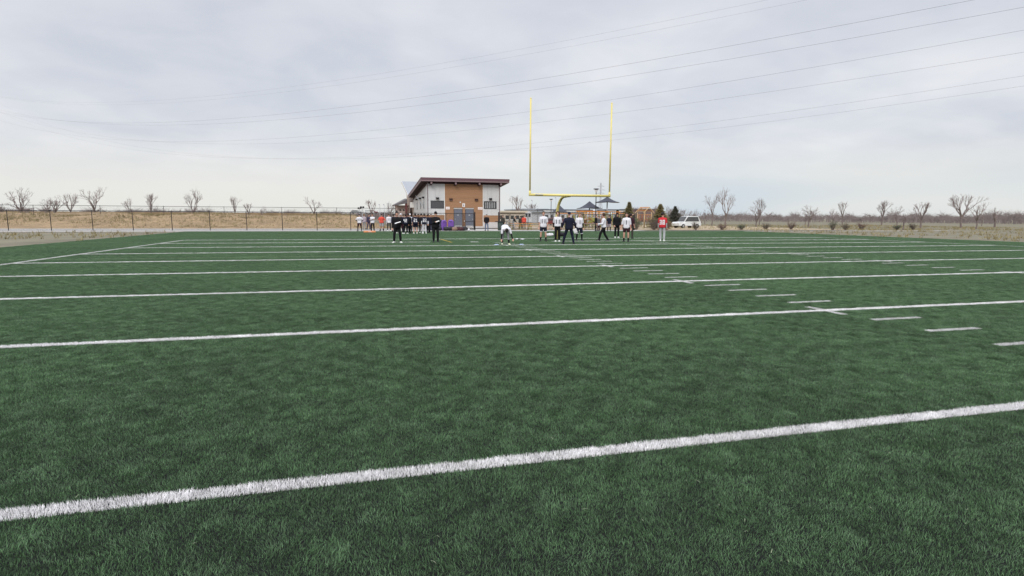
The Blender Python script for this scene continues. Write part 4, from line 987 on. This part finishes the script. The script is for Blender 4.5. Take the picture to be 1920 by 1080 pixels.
    bo = bm_.build('trousers' if 'short' not in blen else 'shorts', CL[bot], root); JOBS.append((bo, .013, .5, 4))
    if legs:
        lm = MB()
        for i in (0, 1): leg(lm, i, .004, .2, 1.98)
        JOBS.append((lm.build('leggings', CL[legs], root), .012, .45, 3))
    if skirt:
        tm = MB()
        for i in (0, 1): h, kn, an, fw = lg[i]; e2 = e_+.17; tm.tube([h.lerp(kn, e2-.03), h.lerp(kn, e2+.05)], [.101, .098], 14)
        JOBS.append((tm.build('shorts_hem', CL[skirt], root), .012, .5, 2))
    if sock:
        for i in (0, 1):
            lm = MB(); leg(lm, i, .006, 1.62, 1.99); JOBS.append((lm.build('sock', CL[sock], root), .012, .5, 2))
    for i in (0, 1):
        h, kn, an, fw = lg[i]; sd2 = Vector((-fw.y, fw.x, 0)); b = Vector((an.x, an.y, 0)); rings = []
        for t, wdt, ht in ((-.10, .026, .06), (-.08, .042, .10), (-.02, .048, .125), (.05, .050, .105), (.12, .054, .076), (.17, .048, .06), (.215, .024, .04)):
            c = b+fw*t; rings.append([c+sd2*wdt*x_+Vector((0, 0, ht*z_)) for x_, z_ in ((-1, 0), (1, 0), (1.05, .35), (.8, .8), (.3, 1), (-.3, 1), (-.8, .8), (-1.05, .35))])
        so_ = MB().loft(rings).build('shoe', SH[shoe], root, smooth=True)
        rings = [[c for c in (b+fw*t-sd2*wdt, b+fw*t+sd2*wdt, b+fw*t+sd2*wdt+Vector((0, 0, .02)), b+fw*t-sd2*wdt+Vector((0, 0, .02)))] for t, wdt in ((-.105, .028), (-.06, .049), (.1, .057), (.18, .05), (.222, .022))]
        MB().loft(rings).build('sole', SH['black'] if shoe == 'black' else SH['white'], so_)
        if glove:
            a, e, w_ = arms[i]; d = (w_-e).normalized(); JOBS.append((MB().cap(w_-d*.02, w_+d*.10, .036, .040).build('glove', CL['white'], root), .012, .6, 2))
    # head wear
    hm = MB()
    if hat == 'beanie':
        hm.ell(HP(0, .016, .050), (.090, .106, .094), hrot); hm.ell(HP(0, .012, .032), (.094, .110, .035), hrot); nmh, mth_ = 'beanie', CL['black']
    elif hat == 'cap':
        hm.ell(HP(0, .016, .052), (.086, .102, .082), hrot); hm.ell(HP(0, -.105, .048), (.062, .075, .010), hrot); nmh, mth_ = 'cap', CL['black']
    elif hat == 'capback':
        hm.ell(HP(0, .016, .052), (.086, .102, .082), hrot); hm.ell(HP(0, .125, .035), (.062, .06, .010), hrot); nmh, mth_ = 'cap', CL['navy']
    elif hat == 'whitecap':
        hm.ell(HP(0, .016, .052), (.088, .104, .088), hrot); hm.ell(HP(0, -.105, .048), (.062, .075, .010), hrot); nmh, mth_ = 'cap', CL['white']
    elif hat == 'tuft':
        hm.ell(HP(0, .022, .048), (.088, .103, .088), hrot); hm.ell(HP(0, .045, -.01), (.082, .075, .07), hrot); hm.ell(HP(.0, .03, .150), (.045, .05, .05), hrot); nmh, mth_ = 'hair', HR[hair]
    elif hat == 'curly':
        r = random.Random(5)
        for j in range(60):
            a, t = r.uniform(0, 6.28), r.uniform(-.5, 1.4); v = Vector((math.cos(a)*math.cos(t)*.095, math.sin(a)*math.cos(t)*.11+.03, math.sin(t)*.105+.035))
            if v.y < -.055 and v.z < .06: continue
            hm.ell(HP(*v), (.028, .028, .028), None, 7, 4)
        hm.ell(HP(0, .03, .045), (.086, .095, .088), hrot); nmh, mth_ = 'hair', HR[hair]
    else:
        hm.ell(HP(0, .024, .046), (.086, .100, .086), hrot); hm.ell(HP(0, .052, -.008), (.076, .066, .066), hrot); hm.ell(HP(0, -.045, .092), (.062, .045, .028), hrot); nmh, mth_ = 'hair', HR[hair]
    if not (hood and hat is None): JOBS.append((grow_head(hm).build(nmh, mth_, root), .010, .5, 2))
    return root, to, num, numside, numcol, S, arms
PEOPLE = []
def pp(*a, **k): r = person(*a, **k); PEOPLE.append(r); return r
near, far_ = 'people on the field', 'people by the fence'
# far group, left
pp(674.5, 433.3, 1.80, 5, 'player in white jersey with hands on hips at the far left', 'white', under='black', bot='maroon', blen='long_shorts', legs='black', hands='hips', num='II', numside=-1, numcol=m_num_n, group=far_, hat='cap', feet=((.2, 0, 15), (-.2, 0, -15)))
pp(683, 429.9, 1.82, 170, 'person in pale mauve hoodie and grey trousers behind the left fence', 'mauve', 'long', bot='lgrey', group=far_, hair='fair')
pp(691.5, 430.0, 1.84, 60, 'person in plum jacket and dark trousers behind the left fence', 'plum', 'long', bot='plum', group=far_, lean=.16, feet=((.1, -.1, 0), (-.1, .2, 0)), build=1.15)
pp(699, 433.4, 1.82, 0, 'player in white jersey with black sleeves and arms crossed', 'white', under='black', hands='crossed', bot='black', group=far_, hair='brown')
pp(716, 433.4, 1.82, -10, 'player in red-orange shirt and grey shorts by the left fence', 'orange', 'elbow', bot='lgrey', blen='long_shorts', group=far_, hat='cap', build=1.08, hands='hips', sock='black', feet=((.18, 0, 15), (-.18, 0, -15)))
pp(729.6, 433.2, 1.84, 15, 'player in white jersey, black trousers and white gloves near the porch', 'white', under='pale', bot='black', blen='tights', glove=True, num='I', numcol=m_num_n, group=far_, hat='cap', shoe='white')
pp(738, 435.0, 1.82, 150, 'navy-clad player half hidden left of the black-jacketed note taker', 'navy', 'long', bot='navy', group=far_, skin='m')
pp(752, 438.4, 1.83, 20, 'player in white cap and dark jersey half hidden right of the note taker', 'navy', under='black', bot='maroon', blen='long_shorts', legs='black', shoe='white', hat='whitecap', group=far_, skin='l')
pp(761, 438.5, 1.80, 172, 'player in navy jersey with white number 42 on the back', 'navy', under='black', bot='black', blen='long_shorts', legs='black', shoe='white', num='42', numside=1, numcol=m_num_w, group=far_, build=1.08, skin='m')
pp(769.5, 436.2, 1.84, -20, 'player in pale blue shirt and black leggings between two navy jerseys', 'pale', 'short', bot='navy', blen='long_shorts', legs='black', group=far_, hair='brown', hands=((.33, -.12, 1.42), (-.27, -.04, .86)), hat='whitecap')
pp(779, 438.3, 1.84, 200, 'player in navy jersey with white number 21 and bare legs', 'navy', 'elbow', bot='navy', blen='shorts', shoe='white', num='21', numside=1, numcol=m_num_w, group=far_, build=1.12)
pp(789.8, 437.2, 1.82, 165, 'slim figure all in black left of the player with white trousers', 'black', 'long', bot='black', shoe='white', group=far_, hat='beanie', build=.92)
pp(796, 438.2, 1.84, 205, 'player in navy jersey with number 22 and white tights', 'navy', under='white', bot='white', blen='tights', legs=None, shoe='white', num='22', numside=1, numcol=m_num_w, group=far_)
pp(808.5, 437.0, 1.82, 10, 'player with pale shoulders half hidden left of the coach reading a sheet', 'navy', 'short', under='white', bot='black', group=far_)
pp(756.5, 436.3, 1.80, 120, 'dark-haired player in black top between the white cap and number 42', 'black', 'long', bot='navy', group=far_, shoe='black')
pp(784.5, 436.0, 1.82, 30, 'player in black hooded top right of number 21', 'black', 'long', bot='black', blen='long_shorts', legs='black', group=far_, hat='cap', shoe='white', skin='m')
pp(742, 437.5, 1.82, 160, 'dark-clad player just behind the left arm of the note taker', 'black', 'long', bot='black', group=far_, shoe='white', hat='beanie')
pp(766, 437.8, 1.84, 190, 'player in plain black top overlapping the pale blue shirt', 'black', 'long', bot='black', group=far_, shoe='black')
pp(802.5, 436.6, 1.82, 140, 'player in dark jacket standing right of number 22', 'navy', 'long', bot='black', group=far_, shoe='black', skin='m')
# near pair of coaches, left
A_ = pp(745.3, 455.5, 1.86, 8, 'coach in black jacket and white shoes holding a long white sheet', 'black', 'long', bot='black', shoe='white', hat='tuft', hair='dark', hands=((.16, -.34, 1.20), (-.27, -.06, .88)), feet=((.19, 0, 25), (-.19, 0, -25)), build=1.1, headyaw=.15, group=near)
B_ = pp(817, 454.5, 1.88, 20, 'coach in black jacket and beanie reading a small white sheet', 'black', 'long', bot='black', shoe='black', hat='beanie', hands=((.10, -.34, 1.24), (-.10, -.33, 1.22)), feet=((.13, 0, 10), (-.13, 0, -10)), build=1.12, headpitch=.2, group=near)
C_ = pp(912.4, 432.9, 1.86, 0, 'man in black jacket and blue jeans standing in the gateway', 'black', 'long', bot='jeans', hands='pockets', hair='dark', build=1.05, group=far_)
pp(943, 430.5, 1.80, -30, 'dark-clothed person behind the fence right of the rubbish bin', 'olive', 'long', bot='black', group=far_)
pp(964.5, 0, 1.72, 80, 'person in black top leaning over the orange picnic tables', 'black', 'long', bot='dgrey', lean=.45, hands=((.2, -.5, .95), (-.2, -.5, .95)), group=far_, Y=74.0)
pp(986, 0, 1.80, 190, 'person in bright red jacket behind the orange picnic tables', 'orange', 'long', bot='dgrey', hat='cap', build=1.2, group=far_, Y=73.5)
pp(979, 0, 1.72, 170, 'person in dark olive jacket left of the red jacket', 'olive', 'long', bot='dgrey', group=far_, Y=75.0)
# snapper
D_ = pp(949.5, 459.3, 1.86, 8, 'player in white jersey bending far over with arms hanging down', 'white', under='black', bot='lgrey', blen='long_shorts', legs='lgrey', shoe='lime', hair='dark', pelvis=(-.04, .34, .96), lean=1.72, headpitch=1.75, hands=((.33, -.22, .30), (-.30, -.20, .32)),
        feet=((.14, -.1, 10), (-.20, .30, -10)), build=1.08, sock='black', group=near)
E_ = pp(1018.5, 452.6, 1.96, 0, 'bare-legged player in white jersey and navy shorts left of the goal post neck', 'white', 'short', bot='navy', blen='shorts', skirt='white', sock='black', hair='brown', num='II', numcol=m_num_n, build=1.02, group=near, feet=((.17, 0, 10), (-.17, 0, -10)))
F_ = pp(1045, 453.3, 1.92, 0, 'curly-haired player in white jersey, black trousers and white shoes', 'white', under='black', bot='black', shoe='white', hat='curly', hair='brown', num='II', numcol=m_num_n, group=near, feet=((.11, 0, 5), (-.11, 0, -5)), hem='waist', hands=((.25, .0, .9), (-.25, .0, .9)))
G_ = pp(1066.5, 458.3, 1.92, 185, 'coach in navy seen from behind, striding with a white sheet', 'navy', 'long', bot='navy', hat='capback', hands=((.40, -.06, .93), (-.38, -.05, .90)), feet=((.30, -.12, 15), (-.26, .10, -10)), build=1.18, group=near)
H_ = pp(1085.5, 452.0, 1.88, 10, 'player in white jersey, navy shorts and black leggings beside the navy coach', 'white', under='black', bot='navy', blen='long_shorts', skirt='white', legs='black', num='I', numcol=m_num_n, hair='fair', group=near, feet=((.2, 0, 12), (-.17, 0, -10)))
pp(1116.6, 433.8, 1.88, 80, 'dark-clothed man near the fence at the lamp post', 'black', 'long', bot='black', group=far_, hair='brown')
pp(1122.5, 432.6, 1.74, -60, 'person in grey jacket beside the dark-clothed man by the lamp post', 'dgrey', 'long', bot='maroon', group=far_, hair='brown')
J_ = pp(1132, 451.8, 1.92, -85, 'player in white long-sleeved top and black trousers walking left', 'white', 'long', bot='black', hair='brown', hands=((.12, -.42, 1.10), (-.16, -.38, 1.02)), feet=((.08, -.34, 0), (-.08, .30, 0)), group=near, hem='waist', hat='curly')
pp(1142, 433.9, 1.85, 165, 'player in dark top and pale shorts behind the walking player', 'navy', 'short', bot='mauve', blen='long_shorts', legs='black', hat='cap', group=far_, feet=((.2, -.1, 0), (-.15, .15, 0)))
L_ = pp(1156, 446.0, 1.94, 5, 'player all in black with a hood up in front of the climbing frame', 'black', 'long', bot='black', shoe='white', hood=True, hat='beanie', hands='pockets', feet=((.12, 0, 5), (-.12, 0, -5)), build=1.12, group=near)
M_ = pp(1173.6, 454.0, 1.90, -15, 'bare-legged player in white shirt and dark maroon shorts', 'white', 'elbow', bot='maroon', blen='shorts', sock='black', hair='dark', num='I', numcol=m_num_n, group=near, feet=((.14, 0, 10), (-.14, .05, -10)), hands=((.28, -.02, .86), (-.3, -.1, .88)))
N_ = pp(1181.5, 447.4, 1.90, 150, 'person in dark maroon jacket raising an arm behind the bare-legged player', 'maroon', 'elbow', bot='olive', hair='dark', hands=((-.05, -.16, 1.75), (-.27, -.05, .86)), group=near)
O_ = pp(1241, 452.3, 1.93, 155, 'player in red jersey with number 38 and grey trousers', 'red', 'short', under='grey', bot='grey', shoe='white', hat='curly', hair='dark', num='38', numside=1, numcol=m_num_w, group=near, build=1.12, feet=((.10, 0, 20), (-.14, .05, -5)), headyaw=-.5)

# grow every garment and body into one smooth skin
for o, vx, dec, smo in JOBS:
    md = o.modifiers.new('remesh', 'REMESH'); md.mode = 'VOXEL'; md.voxel_size = vx; md.use_smooth_shade = True
    s_ = o.modifiers.new('smooth', 'SMOOTH'); s_.iterations = smo; s_.factor = .5
    d_ = o.modifiers.new('decimate', 'DECIMATE'); d_.ratio = dec*.55
bpy.context.view_layer.update()
dg = bpy.context.evaluated_depsgraph_get()
done = []
for o, vx, dec, smo in JOBS: done.append((o, bpy.data.meshes.new_from_object(o.evaluated_get(dg))))
for o, me in done:
    mt_ = o.data.materials[0]; o.modifiers.clear(); o.data = me
    me.polygons.foreach_set('use_smooth', [True]*len(me.polygons))
    if not me.materials: me.materials.append(mt_)
# numbers printed on the jerseys: follow the cloth
for root, to, num, side, ncol, S, arms in PEOPLE:
    if not num: continue
    bv = BVHTree.FromPolygons([v.co for v in to.data.vertices], [p.vertices for p in to.data.polygons])
    cell = .048 if side > 0 else .042; wtot = len(num)*3+(len(num)-1); mb = MB()
    for di, ch in enumerate(num):
        for r_ in range(5):
            for c_ in range(3):
                if DIG[ch][r_][c_] != '1': continue
                x = ((di*4+c_) - wtot/2)*cell
                if side > 0: x = -x - cell                     # read from behind
                z = .40 - r_*cell*1.25
                qv = []
                for a, b in ((0, 0), (1, 0), (1, 1), (0, 1)):
                    p = S(x+a*cell, side*.6, z-b*cell*1.25); d = (S(0, 0, .3)-S(0, side, .3)).normalized(); hit = bv.ray_cast(p, d)
                    qv.append((hit[0]-d*.006) if hit[0] is not None else None)
                if None in qv: continue
                mb.add(qv, [(0, 1, 2, 3)])
    if mb.f: mb.build('number', ncol, to)
# papers in hands are things of their own
def sheet_of_paper(pers, i, size, rotv, label, shift):
    root, arms = pers[0], pers[6]; k = root.scale[0]
    p = Matrix.Rotation(root.rotation_euler.z, 3, 'Z') @ ((arms[i][2]+Vector(shift))*k) + root.location
    t = MB(); n = 6; a, b = size
    for j in range(n):
        for i_ in range(n): t.v.append((-a/2+a*i_/(n-1), -b/2+b*j/(n-1), .008*math.sin(i_/(n-1)*2.2)))
    for j in range(n-1):
        for i_ in range(n-1): t.f.append((j*n+i_, j*n+i_+1, (j+1)*n+i_+1, (j+1)*n+i_)); t.mi.append(0)
    o = t.build('paper_sheet', m_paper, smooth=True); o.location = p; o.rotation_euler = (rotv[0], rotv[1], rotv[2]+root.rotation_euler.z)
    m_ = o.modifiers.new('thick', 'SOLIDIFY'); m_.thickness = .004
    tag(o, label, 'paper')
sheet_of_paper(A_, 0, (.36, .20), (R(14), R(-16), 0), 'long white sheet held by the coach with white shoes', (-.10, -.10, .0))
sheet_of_paper(B_, 0, (.24, .15), (R(16), R(-18), 0), 'small white sheet read by the coach in a beanie', (-.08, -.09, .02))
sheet_of_paper(G_, 1, (.21, .30), (R(80), R(25), 0), 'white sheet in the hand of the striding navy coach', (.02, .03, -.15))
